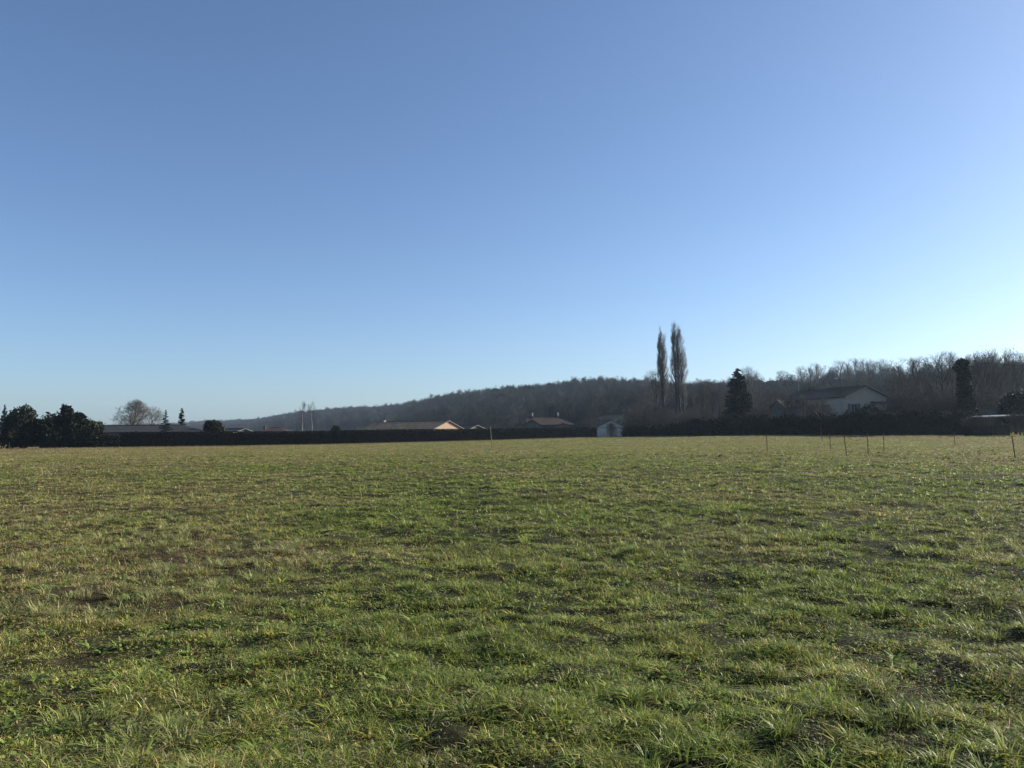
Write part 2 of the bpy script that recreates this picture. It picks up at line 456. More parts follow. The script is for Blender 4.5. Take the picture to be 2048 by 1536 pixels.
# rosettes of long broad leaves
nt = 900; tx, ty = scatter(3.0, 18, nt, 1.0)
rep = np.repeat(np.arange(nt), 9); n = len(rep); ph = rng.random(n) * 6.3
rc_ = np.array([[0.19, 0.25, 0.06]]) * (0.7 + 0.6 * rng.random((nt, 1))); rc_ += (rng.random((nt, 1)) < 0.3) * np.array([[0.12, 0.06, 0.0]])
p2 = blades(tx[rep] + .01 * np.cos(ph), ty[rep] + .01 * np.sin(ph), 0.05 + 0.07 * rng.random(n), 0.013 + 0.010 * rng.random(n), 0.9 + 0.5 * rng.random(n), ph, 3, rc_[rep] * (0.8 + .4 * rng.random((n, 1))))
V, L_, Z, C = join([p1, p2])
tag(obj('weed_leaves', npmesh('weed_leaves', V, L_, Z, mat('weed leaf', (0.1, 0.15, 0.04), 0.55, 0.15, attr=True, transl=0.35), C)),
    'clover and broad weed leaves low in the near grass', 'weeds', kind='stuff')

# dry standing stalks and dead litter
n = 2600
x, y = scatter(3.2, 70, n, 1.3)
k = rng.random(n) < 0.15 + 0.95 * dryness(x, y) ** 1.5
x, y = x[k], y[k]; n = len(x)
h = 0.12 + 0.16 * rng.random(n) ** 1.5
ph = rng.random(n) * 6.3
colr = np.where((rng.random(n) < 0.5)[:, None], np.array([[0.46, 0.38, 0.24]]), np.array([[0.20, 0.125, 0.075]])) * (0.7 + 0.6 * rng.random((n, 1)))
q1 = blades(x, y, h, np.maximum(0.0022, 0.00035 * y), 0.15 + 0.5 * rng.random(n), ph, 3, colr)
rep = np.repeat(np.arange(n), 5); m_ = len(rep); tt = 0.6 + 0.4 * rng.random(m_)
z0 = ground_z(x, y)
q2 = leaves(x[rep] + np.cos(ph[rep]) * 0.2 * h[rep] * tt ** 2 + rng.normal(0, .006, m_), y[rep] + np.sin(ph[rep]) * .2 * h[rep] * tt ** 2 + rng.normal(0, .006, m_),
            z0[rep] + h[rep] * tt * 0.88, 0.006 + 0.008 * rng.random(m_) + 0.0002 * y[rep], 1.2 + rng.normal(0, .3, m_), rng.random(m_) * 6.3, colr[rep])
n = 6000
x, y = scatter(2.6, 16, n, 1.0)
colr = np.where((rng.random(n) < 0.7)[:, None], np.array([[0.21, 0.17, 0.11]]), np.array([[0.15, 0.075, 0.04]])) * (0.6 + 0.7 * rng.random((n, 1)))
q3 = leaves(x, y, ground_z(x, y) + 0.006 + 0.035 * rng.random(n), 0.010 + 0.020 * rng.random(n) ** 2, rng.normal(0, .6, n), rng.random(n) * 6.3, colr, aspect=0.35)
V, L_, Z, C = join([q1, q2, q3])
tag(obj('dry_stalks', npmesh('dry_stalks', V, L_, Z, mat('dry straw', (0.4, 0.3, 0.2), 0.8, 0.1, attr=True, transl=0.25), C)),
    'dry brown stalks and dead leaf litter among the grass', 'dead grass', kind='stuff')

# ------------------------------------------------------------------ bare trees
def grow(seed, H, env=0.42, z0=0.22, kids=(16, 8, 6, 4), ang=(35, 70), up=0.16, r0=None, rmin=0.009, stems=1, crook=0.12, shape=0.0, tw=1.0, lens=None, bias=1.0, tol=(.70, 1.15)):
    """leafless tree at the origin: segments (p0, p1, r0, r1, level) kept inside a lumpy crown.
    env: crown half-width / height, z0: height where the crown starts, shape > 0 puts the widest part low"""
    R_ = random.Random(seed); segs = []
    r0 = r0 or H * 0.017
    lob = [(R_.uniform(0, 6.28), R_.uniform(.5, 1)) for _ in range(5)]
    def inside(p, tl):
        f = (p.z / H - z0 * 0.6) / (1 - z0 * 0.6) / (0.4 + 0.6 * tl)
        if f <= 0: return True
        if f >= 1: return False
        az = math.atan2(p.y, p.x)
        lump = 1 + 0.13 * sum(math.sin(az * (i + 1) + ph + f * 7 * q) * q for i, (ph, q) in enumerate(lob)) / 1.6
        g_ = f ** (1 / (1 + shape)) if shape else f
        w = math.sqrt(max(0.0, 1 - (2 * g_ - 1) ** 2)) if shape == 0 else max(0.0, (1 - f)) ** (.42 if bias < 1 else .55) * min(1, f * 5) ** .5 * 1.05
        return math.hypot(p.x, p.y) < H * env * lump * tl * max(w, 0.12)
    def branch(p, d, ln, r, lv, u, tl=1.0):
        ns = (9, 6, 4, 2, 2)[lv]; step = ln / ns; pts = [p]; rads = [r]; ds = [d]
        for i in range(ns):
            j = Vector((R_.gauss(0, 1), R_.gauss(0, 1), R_.gauss(0, .7))) * crook * (0.45 if lv == 0 else 1)
            d = (d + j + Vector((0, 0, u))).normalized(); q = p + d * step
            if lv and not inside(q, tl): break
            p = q; pts.append(p); ds.append(d); rads.append(max(rmin, r * (1 - (i + 1) / ns * (0.85 if lv < 2 else .6))))
            segs.append((pts[-2], pts[-1], rads[-2], rads[-1], lv))
        if lv >= len(kids) or len(pts) < 2: return
        n_ = len(pts) - 1
        for k_ in range(kids[lv]):
            if lv == 0: t = z0 + (0.97 - z0) * ((k_ + R_.random()) / kids[0]) ** bias
            else: t = 0.18 + 0.82 * (k_ + R_.random()) / kids[lv]
            i = min(n_ - 1, int(t * n_)); q = pts[i].lerp(pts[i + 1], t * n_ - i); dd = ds[i + 1]
            o = Matrix.Rotation(k_ * 2.4 + R_.uniform(-.5, .5), 4, dd) @ dd.orthogonal().normalized()
            an = D(R_.uniform(*ang)) * ((1.15 - .5 * t) if lv == 0 else .8)
            nd = (dd * math.cos(an) + o * math.sin(an)).normalized()
            l2 = (lens[lv] * H if lens else (H * env * 1.5, H * env * .62, H * .115 * tw, H * .06 * tw)[lv]) * R_.uniform(.65, 1.15) * (1.1 - .4 * t if bias == 1 else .95)
            branch(q, nd, l2, max(rmin, rads[i] * (.5 if lv == 0 else .55)), lv + 1, up if lv < 2 else up * .6, R_.uniform(*tol) if lv < 2 else tl + R_.uniform(-.04, .07))
    for s_ in range(stems):
        az = s_ * 6.28 / max(stems, 1) + R_.random()
        a = 0.0 if stems == 1 else R_.uniform(0.08, 0.10 + env * .7)
        d = Vector((math.sin(a) * math.cos(az), math.sin(a) * math.sin(az), math.cos(a)))
        branch(Vector((math.cos(az), math.sin(az), 0)) * (0 if stems == 1 else 0.2) + Vector((0, 0, -.15)), d, H * (.9 if stems == 1 else R_.uniform(.75, .95)), r0 * (1 if stems == 1 else .7), 0, 0.05)
    top = max(q[1].z for q in segs); k = H / top
    return [(Vector((a.x, a.y, a.z * k)), Vector((b.x, b.y, b.z * k)), ra, rb, lv) for a, b, ra, rb, lv in segs]

def seg_mesh(name, segs, material, n=3):
    P0 = np.array([s[0] for s in segs]); P1 = np.array([s[1] for s in segs])
    r0 = np.array([s[2] for s in segs]); r1 = np.array([s[3] for s in segs])
    t = P1 - P0; t /= np.linalg.norm(t, axis=1, keepdims=True) + 1e-9
    ref = np.where(np.abs(t[:, 2:3]) > 0.9, np.array([[1., 0, 0]]), np.array([[0, 0, 1.]]))
    u = np.cross(t, ref); u /= np.linalg.norm(u, axis=1, keepdims=True) + 1e-9; w = np.cross(t, u)
    V = []
    for P, r in ((P0, r0), (P1, r1)):
        for k_ in range(n):
            a = 2 * math.pi * k_ / n
            V.append(P + (u * math.cos(a) + w * math.sin(a)) * r[:, None])
    V = np.stack(V, 1)
    pat = []
    for k_ in range(n): pat += [k_, (k_ + 1) % n, n + (k_ + 1) % n, n + k_]
    loops = (np.arange(len(segs))[:, None] * 2 * n + np.array(pat)[None]).ravel()
    return npmesh(name, V.reshape(-1, 3), loops, np.full(len(segs) * n, 4), material)

def bare_tree(segs, loc, label, cat='tree', group=None, bark=None, twig=None, split=2, name='bare_tree', rz=0.0):
    t = empty(name, loc, label, cat, group, rz)
    a = [s for s in segs if s[4] < split]; b = [s for s in segs if s[4] >= split]
    obj('trunk', seg_mesh('trunk', a, bark or M_bark, 6), t)
    obj('crown', seg_mesh('crown', b, twig or M_twig, 3), t)
    return t

def copy_tree(t, loc, rz, sc, label, group=None, szz=None):
    r = t.copy(); COL.objects.link(r); r.location = loc; r.rotation_euler = (0, 0, rz); r.scale = (sc, sc, szz or sc)
    r['label'] = label
    if group: r['group'] = group
    for ch in list(t.children):
        c_ = ch.copy(); COL.objects.link(c_); c_.parent = r
    return r

# ------------------------------------------------------------------ foliage clouds
def cloud(lobes, n, size, seed=0, shell=0.35, flat=1.0, slim=0.55):
    """leaf sprays through a set of ellipsoid lobes (x, y, z, rx, ry, rz)"""
    g_ = np.random.default_rng(seed)
    lb = np.array(lobes, float)
    vol = (lb[:, 3] * lb[:, 4] * lb[:, 5]) ** 0.75
    idx = g_.choice(len(lb), n, p=vol / vol.sum())
    d = g_.standard_normal((n, 3)); d /= np.linalg.norm(d, axis=1, keepdims=True)
    rr_ = 1 - shell * g_.random(n) ** 1.3
    rr_ = rr_ * (1 + 0.10 * g_.standard_normal(n))
    P = lb[idx, :3] + d * lb[idx, 3:] * rr_[:, None]
    u = g_.standard_normal((n, 3)) + d * 0.5; u[:, 2] *= flat; u /= np.linalg.norm(u, axis=1, keepdims=True)
    v = np.cross(u, g_.standard_normal((n, 3))); v /= np.linalg.norm(v, axis=1, keepdims=True)
    s_ = size * (0.5 + g_.random(n))[:, None]
    V = np.stack([P - u * s_ * .5, P + v * s_ * slim * .5, P + u * s_ * .6, P - v * s_ * slim * .5], 1)
    return V

def cloud_mesh(name, V, material):
    n = len(V)
    return npmesh(name, V.reshape(-1, 3), np.arange(n * 4), np.full(n, 4), material)

def bumpy(base, k, seed, amp=0.35, sm=0.4):
    """surround each lobe with k smaller ones so that the outline breaks up"""
    g_ = random.Random(seed); out = list(base)
    for (x, y, z, a, b, c_) in base:
        for _ in range(k):
            th = g_.random() * 6.3; ph = math.acos(g_.uniform(-0.6, 1)); q = g_.uniform(0.7, 1.05); s_ = g_.uniform(0.5, 1.3) * sm
            out.append((x + a * q * math.sin(ph) * math.cos(th), y + b * q * math.sin(ph) * math.sin(th), z + c_ * q * math.cos(ph), a * s_, b * s_, c_ * s_))
    return out

def evergreen(name, loc, label, lobes, n, size, seed, material, trunk_h, trunk_r, k=7, sm=0.35, cat='tree', group=None):
    t = empty(name, loc, label, cat, group)
    lb = bumpy(lobes, k, seed, sm=sm)
    V1 = cloud(lb, n, size, seed)
    V2 = cloud(lobes, n // 3, size * 2.2, seed + 1, shell=0.9)
    obj('crown', cloud_mesh('crown', np.concatenate([V1, V2 * 1.0]), material), t)
    mb = MB(); R_ = random.Random(seed)
    mb.tube([(0, 0, -0.3), (0.03, 0.02, trunk_h * 0.5), (0, 0, trunk_h)], [trunk_r * 1.3, trunk_r, trunk_r * 0.4], 7)
    for _ in range(7):
        z = trunk_h * R_.uniform(0.3, 0.85); a = R_.random() * 6.3; l = trunk_h * R_.uniform(0.2, 0.4)
        mb.tube([(0, 0, z), (math.cos(a) * l * .6, math.sin(a) * l * .6, z + l * .3), (math.cos(a) * l, math.sin(a) * l, z + l * .7)], [trunk_r * .4, trunk_r * .25, trunk_r * .1], 5)
    mb.build('trunk', M_bark, t)
    return t

def conifer(name, loc, label, H, Rb, n, size, seed, material=None, z0=0.08, rag=0.25, power=1.0, cat='tree', group=None):
    """whorled conifer: drooping boughs on a straight trunk"""
    t = empty(name, loc, label, cat, group)
    g_ = np.random.default_rng(seed); R_ = random.Random(seed)
    nb = int(60 + H * 9); Vs = []; mb = MB()
    mb.tube([(0, 0, -0.3), (0, 0, H * 0.5), (0, 0, H * 0.98)], [H * 0.018, H * 0.012, 0.01], 6)
    per = n // nb
    for i in range(nb):
        f = (i + R_.random()) / nb; z = H * (z0 + (1 - z0) * f)
        l = Rb * ((1 - f) ** power) * R_.uniform(1 - rag * 1.6, 1 + rag * 0.6) + 0.03
        a = R_.random() * 6.3; dz = -0.12 * l
        u = g_.random(per) ** 0.7
        px = np.cos(a) * l * u; py = np.sin(a) * l * u; pz = z + dz * u + 0.10 * l * u * u
        P = np.stack([px, py, pz], -1) + g_.normal(0, 1, (per, 3)) * np.array([0.13, 0.13, 0.07]) * (0.15 + l * 0.45)
        d = g_.standard_normal((per, 3)) * 0.7 + np.array([math.cos(a), math.sin(a), -0.1]); d /= np.linalg.norm(d, axis=1, keepdims=True)
        v = np.cross(d, g_.standard_normal((per, 3))); v /= np.linalg.norm(v, axis=1, keepdims=True)
        s_ = size * (0.5 + g_.random(per))[:, None] * (0.35 + 0.65 * min(1, l / Rb * 1.6))
        Vs.append(np.stack([P - d * s_ * .5, P + v * s_ * .28, P + d * s_ * .6, P - v * s_ * .28], 1))
        if i % 3 == 0: mb.tube([(0, 0, z), (math.cos(a) * l * .8, math.sin(a) * l * .8, z + dz)], [0.02 + .012 * l, 0.008], 4, False)
    obj('crown', cloud_mesh('crown', np.concatenate(Vs), material or M_needle), t)
    mb.build('trunk', M_bark, t)
    return t

# ------------------------------------------------------------------ hedges
def hedge(name, path, label, size, per_m2, seed, rough=0.06, core=0.22, material=None, cat='hedge', top_noise=0.0, width=1.2, group=None):
    """path: list of (point, height). Leaves on every face of a thick core."""
    o = path[0][0]; g_ = np.random.default_rng(seed)
    t = empty(name, o, label, cat, group)
    P = [np.array([p.x - o.x, p.y - o.y, p.z - o.z]) for p, h in path]; Hh = [h for p, h in path]
    cum = [0.0]
    for i in range(1, len(P)): cum.append(cum[-1] + np.linalg.norm((P[i] - P[i - 1])[:2]))
    tot = cum[-1]; P = np.array(P)
    def mid(s): return np.stack([np.interp(s, cum, P[:, j]) for j in range(3)], -1)
    def hgt(s, y_):
        return np.interp(s, cum, Hh) * (1 + top_noise * (vnoise(s, y_, 2.2, seed) + 0.6 * vnoise(s, y_, 0.8, seed + 1)))
    dirv = (P[-1] - P[0])[:2]; dirv = dirv / np.linalg.norm(dirv); nrm = np.array([-dirv[1], dirv[0]])
    area = tot * (2 * np.mean(Hh) + width)
    n = int(area * per_m2)
    s = g_.random(n) * tot; kind_ = g_.random(n); m = mid(s); h = hgt(s, s * 0)
    fa = np.mean(Hh) / (2 * np.mean(Hh) + width)
    wob = 1 + top_noise * 1.6 * vnoise(s, h, 1.8, seed + 5)
    side = np.where(kind_ < fa, -1.0, np.where(kind_ < 2 * fa, 1.0, g_.random(n) * 2 - 1))
    zz = np.where(kind_ < 2 * fa, g_.random(n), 1.0) * h
    off = side * width / 2 * wob * np.where(kind_ < 2 * fa, 1 - 0.25 * S((zz / h - 0.75) / 0.25) * (1 if top_noise else 0.15), 1)
    Q = m + np.stack([nrm[0] * off, nrm[1] * off, zz], -1) + g_.normal(0, rough, (n, 3))
    u = g_.standard_normal((n, 3)); u /= np.linalg.norm(u, axis=1, keepdims=True)
    v = np.cross(u, g_.standard_normal((n, 3))); v /= np.linalg.norm(v, axis=1, keepdims=True)
    s_ = size * (0.5 + g_.random(n))[:, None]
    VV = np.stack([Q - u * s_ * .5, Q + v * s_ * .32, Q + u * s_ * .55, Q - v * s_ * .32], 1)
    obj('foliage', cloud_mesh('foliage', VV, material or M_hedge), t)
    # woody core
    ns = int(tot / 0.6) + 2; ss = np.linspace(0.1, tot - 0.1, ns); mm = mid(ss); hh = hgt(ss, ss * 0) - core * 0.5
    ww = (width / 2 - core * 0.6) * (1 + top_noise * 1.6 * vnoise(ss, hh, 1.8, seed + 5))
    mb = MB(); rows = []
    for j in range(ns):
        a_ = mm[j]; q = [(a_[0] - nrm[0] * ww[j], a_[1] - nrm[1] * ww[j], a_[2] - 0.1), (a_[0] - nrm[0] * ww[j], a_[1] - nrm[1] * ww[j], a_[2] + hh[j] * .8), (a_[0] - nrm[0] * ww[j] * .6, a_[1] - nrm[1] * ww[j] * .6, a_[2] + hh[j]),
              (a_[0] + nrm[0] * ww[j] * .6, a_[1] + nrm[1] * ww[j] * .6, a_[2] + hh[j]), (a_[0] + nrm[0] * ww[j], a_[1] + nrm[1] * ww[j], a_[2] + hh[j] * .8), (a_[0] + nrm[0] * ww[j], a_[1] + nrm[1] * ww[j], a_[2] - 0.1)]
        mb.v += q
    for j in range(ns - 1):
        for k_ in range(5): mb.f.append((j * 6 + k_, j * 6 + k_ + 1, j * 6 + 7 + k_, j * 6 + 6 + k_))
    mb.f.append(tuple(range(6))); mb.f.append(tuple((ns - 1) * 6 + i for i in range(6)))
    mb.build('branches', M_hcore, t)
    return t

# the long clipped hedge across the far side of the field (two lengths, one step in its top)
Q = lambda px, d: foot(px, d)
def trunc(px, d, ytop):
    p = Q(px, d); return (p, at(px, ytop, d).z - p.z)
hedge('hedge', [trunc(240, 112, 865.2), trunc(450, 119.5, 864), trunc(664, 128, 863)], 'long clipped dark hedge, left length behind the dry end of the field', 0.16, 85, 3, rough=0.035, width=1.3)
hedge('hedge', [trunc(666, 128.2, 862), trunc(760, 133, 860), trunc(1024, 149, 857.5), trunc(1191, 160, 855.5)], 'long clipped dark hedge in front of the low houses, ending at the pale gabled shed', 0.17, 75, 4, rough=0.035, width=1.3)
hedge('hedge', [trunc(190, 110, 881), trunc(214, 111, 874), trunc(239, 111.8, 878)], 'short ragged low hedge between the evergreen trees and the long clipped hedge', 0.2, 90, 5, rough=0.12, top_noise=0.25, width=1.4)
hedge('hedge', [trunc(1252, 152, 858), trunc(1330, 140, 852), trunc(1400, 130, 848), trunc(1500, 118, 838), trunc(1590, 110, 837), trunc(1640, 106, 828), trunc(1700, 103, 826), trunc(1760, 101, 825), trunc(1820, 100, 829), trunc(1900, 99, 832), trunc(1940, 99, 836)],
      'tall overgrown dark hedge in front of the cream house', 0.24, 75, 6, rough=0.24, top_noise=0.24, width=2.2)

# ------------------------------------------------------------------ left-hand trees
R_ = random.Random(5)
def px_m(px, d): return px * d / F
p = Q(44, 108)
evergreen('evergreen_tree', p, 'rounded dark evergreen tree at the left, beside the russet bare tree', [(0, 0, 3.6, 1.9, 1.8, 2.0), (-0.4, 0, 1.8, 2.2, 2.0, 1.8), (1.0, .3, 2.2, 1.5, 1.6, 1.8)], 9000, 0.24, 11, M_leaf, 3.6, 0.16)
p = Q(103, 109)
evergreen('evergreen_tree', p, 'broad dark evergreen bush-tree left of the ragged pine', [(0, 0, 2.6, 1.8, 1.8, 2.1), (-0.9, 0.2, 1.8, 1.2, 1.5, 1.8), (0.5, 0, 1.5, 1.9, 1.8, 1.6)], 8000, 0.24, 12, M_leaf, 3.2, 0.15)
p = Q(140, 110)
evergreen('pine_tree', p, 'ragged dark pine, tallest of the evergreens at the left', [(0.1, 0, 3.1, 2.0, 1.8, 1.7), (-0.5, 0, 4.6, 0.8, .8, 1.0), (-0.7, 0, 5.5, .55, .5, .5), (-0.1, 0, 5.1, .5, .5, .4), (1.2, 0, 4.3, .7, .7, .6), (1.0, 0, 1.6, 2.0, 1.8, 1.7), (-1.2, 0, 4.1, .6, .6, .5)], 11000, 0.26, 13, M_needle, 5.2, 0.15, k=6, sm=0.3)
p = Q(180, 110.5)
evergreen('evergreen_tree', p, 'low rounded evergreen sloping down to the ragged low hedge', [(0, 0, 2.0, 1.4, 1.5, 1.9), (0.5, 0, 1.2, 1.3, 1.4, 1.3)], 6000, 0.24, 14, M_leaf, 2.4, 0.12)
conifer('conifer_tree', Q(8, 118), 'dark conifer at the far left edge, behind the russet bare tree', 6.4, 1.5, 5000, 0.28, 15)
sg = grow(31, 4.8, env=.36, z0=.06, kids=(18, 8, 5, 3), up=.3, ang=(20, 45))
bare_tree(sg, Q(3, 109), 'small russet bare tree at the left edge, in front of the dark conifer', twig=M_twig_red)
mb = MB(); mb.tube([(0, 0, -0.2), (0.02, 0, 0.5), (0.05, 0, 0.95)], [0.05, 0.045, 0.04], 6)
o = mb.build('post', M_stake); o.location = Q(19, 106); tag(o, 'short pale wooden post under the trees at the left edge', 'post')

def Ht(px, top, d): return at(px, top, d).z - Q(px, d).z
# broad bare oak and its neighbour behind the grey roof
def wide(segs, k):
    f = lambda v: Vector((v.x * k, v.y * k, v.z))
    return [(f(a_), f(b_), ra, rb, lv) for a_, b_, ra, rb, lv in segs]
def Ht(px, top, d): return at(px, top, d).z - Q(px, d).z
sg = grow(41, Ht(262, 796, 150), env=.47, z0=.12, kids=(20, 9, 6, 4), ang=(40, 78), rmin=.013, r0=.22, crook=.18)
oak = bare_tree(sg, Q(268, 150), 'broad bare oak with pale twigs rising over the long grey roof', twig=M_twig_pale)
sg2 = grow(42, Ht(302, 811, 156), env=.55, z0=.15, kids=(13, 7, 5, 4), ang=(40, 78), rmin=.010, r0=.17, crook=.18)
bare_tree(sg2, Q(302, 156), 'lower bare tree with pale twigs, between the oak and the little spruce', twig=M_twig_pale)
sg3 = grow(43, 3.8, env=.9, z0=.1, kids=(14, 7, 5, 3), ang=(40, 80))
bare_tree(sg3, Q(222, 135), 'low bare bush-like tree beside the evergreens, left of the oak', twig=M_twig_pale)
conifer('spruce_tree', Q(331, 128), 'thin little spruce in front of the grey roof, left of the cypress', Ht(331, 819, 128), 1.35, 8000, 0.13, 51, rag=0.4, power=0.85)
conifer('cypress_tree', Q(363, 147), 'narrow pointed dark cypress above the grey roof ridge', Ht(363, 816, 147), 0.95, 14000, 0.15, 52, rag=0.15, power=0.5)
evergreen('garden_tree', Q(426, 132), 'small round-topped evergreen at the right end of the grey roof', [(0, 0, 3.2, 1.3, 1.2, .9), (0.6, 0, 2.4, 1.4, 1.2, .8), (-0.6, 0, 2.7, .9, .9, .7)], 5000, 0.2, 53, M_leaf, 3.0, 0.1)
evergreen('garden_bush', Q(672, 138), 'small dark bush just above the long hedge, right of the birches', [(0, 0, 1.7, 1.0, 1, 1.2)], 2500, 0.2, 54, M_leaf, 1.6, 0.06, cat='bush')

def birch(px, d, top, seed, label):
    p = Q(px, d); H = at(px, top, d).z - p.z
    sg = grow(seed, H, env=.20, z0=.42, kids=(11, 5, 4, 2), ang=(20, 42), up=.12, rmin=.005, r0=.06, shape=.3, tw=.8)
    return bare_tree(sg, p, label, bark=M_birch, split=1, name='birch_tree', group=None)
birch(608, 142, 799, 61, 'bare birch with white trunk, left one of the slim pair')
birch(624, 143, 797, 62, 'bare birch with white trunk, right one of the slim pair')
def pollard(px, d, H, seed, label):
    t = empty('pollarded_tree', Q(px, d), label, 'tree'); R2 = random.Random(seed)
    MB().tube([(0, 0, -.2), (0, 0, H * .6)], [.14, .11], 6).build('trunk', M_bark, t)
    mb = MB()
    for k_ in range(26):
        a = R2.random() * 6.3; s_ = R2.uniform(0.3, 1.1)
        mb.tube([(0, 0, H * .55), (math.cos(a) * s_ * .5, math.sin(a) * s_ * .5, H * .72), (math.cos(a) * s_ * 1.2, math.sin(a) * s_ * 1.2, H * R2.uniform(.85, 1.05))], [.05, .035, .012], 4)
    mb.build('crown', M_twig_pale, t)
for px, d, H, sd, lb in ((727, 139, 3.1, 1, 'pruned little tree with pale stubby branches at the left end of the long brown roof'),
                         (748, 142, 3.0, 2, 'pruned little tree with pale stubby branches just left of the chimney of the long roof'),
                         (775, 140, 3.1, 3, 'pruned little tree with pale stubby branches in front of the long brown roof')):
    pollard(px, d, H, sd, lb)

# ------------------------------------------------------------------ houses
def slab(mb, a, b, c_, d_, th):
    a, b, c_, d_ = map(Vector, (a, b, c_, d_)); n_ = (b - a).cross(d_ - a).normalized() * th
    mb.add([a, b, c_, d_, a + n_, b + n_, c_ + n_, d_ + n_], [(0, 3, 2, 1), (4, 5, 6, 7), (0, 1, 5, 4), (1, 2, 6, 5), (2, 3, 7, 6), (3, 0, 4, 7)])

def window(parent, x, y0, z, w, h, facing, shutters=True, pane_m=None):
    """facing: 'gable' (+x face at x=y0) or 'side' (-y face at y=y0)"""
    def bx(mb, u0, u1, v0, v1, t0, t1):
        if facing == 'gable': mb.box(y0 + t0, y0 + t1, x + u0, x + u1, z + v0, z + v1)
        else: mb.box(x + u0, x + u1, y0 - t1, y0 - t0, z + v0, z + v1)
    mb = MB(); f_ = 0.07
    bx(mb, -w / 2, -w / 2 + f_, 0, h, 0.003, .07); bx(mb, w / 2 - f_, w / 2, 0, h, 0.003, .07)
    bx(mb, -w / 2 + f_, w / 2 - f_, 0, f_, 0.003, .068); bx(mb, -w / 2 + f_, w / 2 - f_, h - f_, h, 0.003, .068); bx(mb, -f_ / 2, f_ / 2, f_, h - f_, 0.003, .064)
    fr = mb.build('window', M_fascia, parent)
    mp = MB(); bx(mp, -w / 2 + f_, w / 2 - f_, f_, h - f_, 0.003, .02); mp.build('pane', pane_m or M_glass, fr)
    if shutters:
        for s_ in (-1, 1):
            ms = MB(); c0 = s_ * (w / 2 + w * .26); bx(ms, c0 - w * .24, c0 + w * .24, -.03, h + .03, 0.003, .05)
            ms.build('shutter', M_shutter, fr)

def gable_house(loc, rz, L, Wd, h, rise, label, wall_m, roof_m, over=0.4, name='house', chimneys=(), windows=(), fascia=True, door=None, cat='house', hip_left=False, hip_right=False):
    """ridge along local x, right gable at x=0, body to x=-L, camera-side wall at y=-Wd/2"""
    t = empty(name, loc, label, cat, rz=rz)
    W2 = Wd / 2; hl = W2 * 0.9 if hip_left else 0; hr = W2 * 0.9 if hip_right else 0
    mb = MB()
    if hip_right: topR = []
    v = [(-L, -W2, -0.3), (0, -W2, -0.3), (0, W2, -0.3), (-L, W2, -0.3), (-L, -W2, h), (0, -W2, h), (0, W2, h), (-L, W2, h)]
    f = [(0, 1, 5, 4), (2, 3, 7, 6), (0, 3, 2, 1)]
    if hip_left: f.append((3, 0, 4, 7))
    else: v.append((-L, 0, h + rise)); f.append((3, 0, 4, len(v) - 1, 7))
    if hip_right: f.append((1, 2, 6, 5))
    else: v.append((0, 0, h + rise)); f.append((1, 2, 6, len(v) - 1, 5))
    mb.add(v, f); wall = mb.build('wall', wall_m, t)
    rb = MB(); th = 0.10; sl_ = rise / W2; e = over; zz = h - sl_ * e + 0.03; top = h + rise + 0.03
    xl = -L - e; xr = e
    if not hip_left and not hip_right:
        slab(rb, (xl, -W2 - e, zz), (xr, -W2 - e, zz), (xr, 0, top), (xl, 0, top), th)
        slab(rb, (xr, W2 + e, zz), (xl, W2 + e, zz), (xl, 0, top), (xr, 0, top), th)
    else:
        al = xl + (hl + e if hip_left else 0); ar = xr - (hr + e if hip_right else 0)
        pts = [(xl, -W2 - e, zz), (xr, -W2 - e, zz), (xr, W2 + e, zz), (xl, W2 + e, zz), (al, 0, top), (ar, 0, top)]
        up = [(x, y, z + th) for x, y, z in pts]
        rb.add(pts + up, [(6, 7, 11, 10), (8, 9, 10, 11), (9, 6, 10), (7, 8, 11), (0, 1, 7, 6), (1, 2, 8, 7), (2, 3, 9, 8), (3, 0, 6, 9), (0, 3, 2, 1)])
    roof = rb.build('roof', roof_m, t)
    rc2 = MB(); n_ = 0.11
    rc2.tube([(xl + (hl + e if hip_left else 0), 0, top + th), (xr - (hr + e if hip_right else 0), 0, top + th)], [n_, n_], 6).build('ridge_tiles', roof_m, roof)
    if fascia:
        for s_ in (-1, 1):
            if hip_right: break
            fb = MB(); fb.add([(xr + .003, s_ * (W2 + e), zz), (xr + .03, s_ * (W2 + e), zz), (xr + .03, s_ * (W2 + e), zz + th), (xr + .003, s_ * (W2 + e), zz + th),
                               (xr + .003, 0.0, top), (xr + .03, 0.0, top), (xr + .03, 0.0, top + th), (xr + .003, 0.0, top + th)],
                              [(0, 1, 2, 3), (4, 7, 6, 5), (0, 4, 5, 1), (1, 5, 6, 2), (2, 6, 7, 3), (3, 7, 4, 0)])
            fb.build('fascia', M_fascia, roof)
    for (cx, cy, cw, ch, cm, cowl) in chimneys:
        zb = h + rise * (1 - abs(cy) / W2) - 0.4
        cb = MB().box(cx - cw / 2, cx + cw / 2, cy - cw * .4, cy + cw * .4, zb, h + rise + ch).box(cx - cw / 2 - .06, cx + cw / 2 + .06, cy - cw * .4 - .06, cy + cw * .4 + .06, h + rise + ch + .003, h + rise + ch + .1).build('chimney', cm, roof)
        if cowl:
            z1 = h + rise + ch + .1
            MB().tube([(cx, cy, z1), (cx, cy, z1 + .35), (cx, cy, z1 + .36), (cx, cy, z1 + .72), (cx, cy, z1 + .8)], [.10, .10, .24, .26, .06], 10).build('cowl', M_metal, cb, smooth=False)
    for w in windows: window(wall, *w)
    return t

def zrot(px_dir_deg): return D(px_dir_deg)

# (gable faces at angle theta right of the camera direction; ridge runs back and to the left)
def rz_for(theta): return D(theta - 90)
def gp(px, d, dz=0): p = Q(px, d); p.z += dz; return p

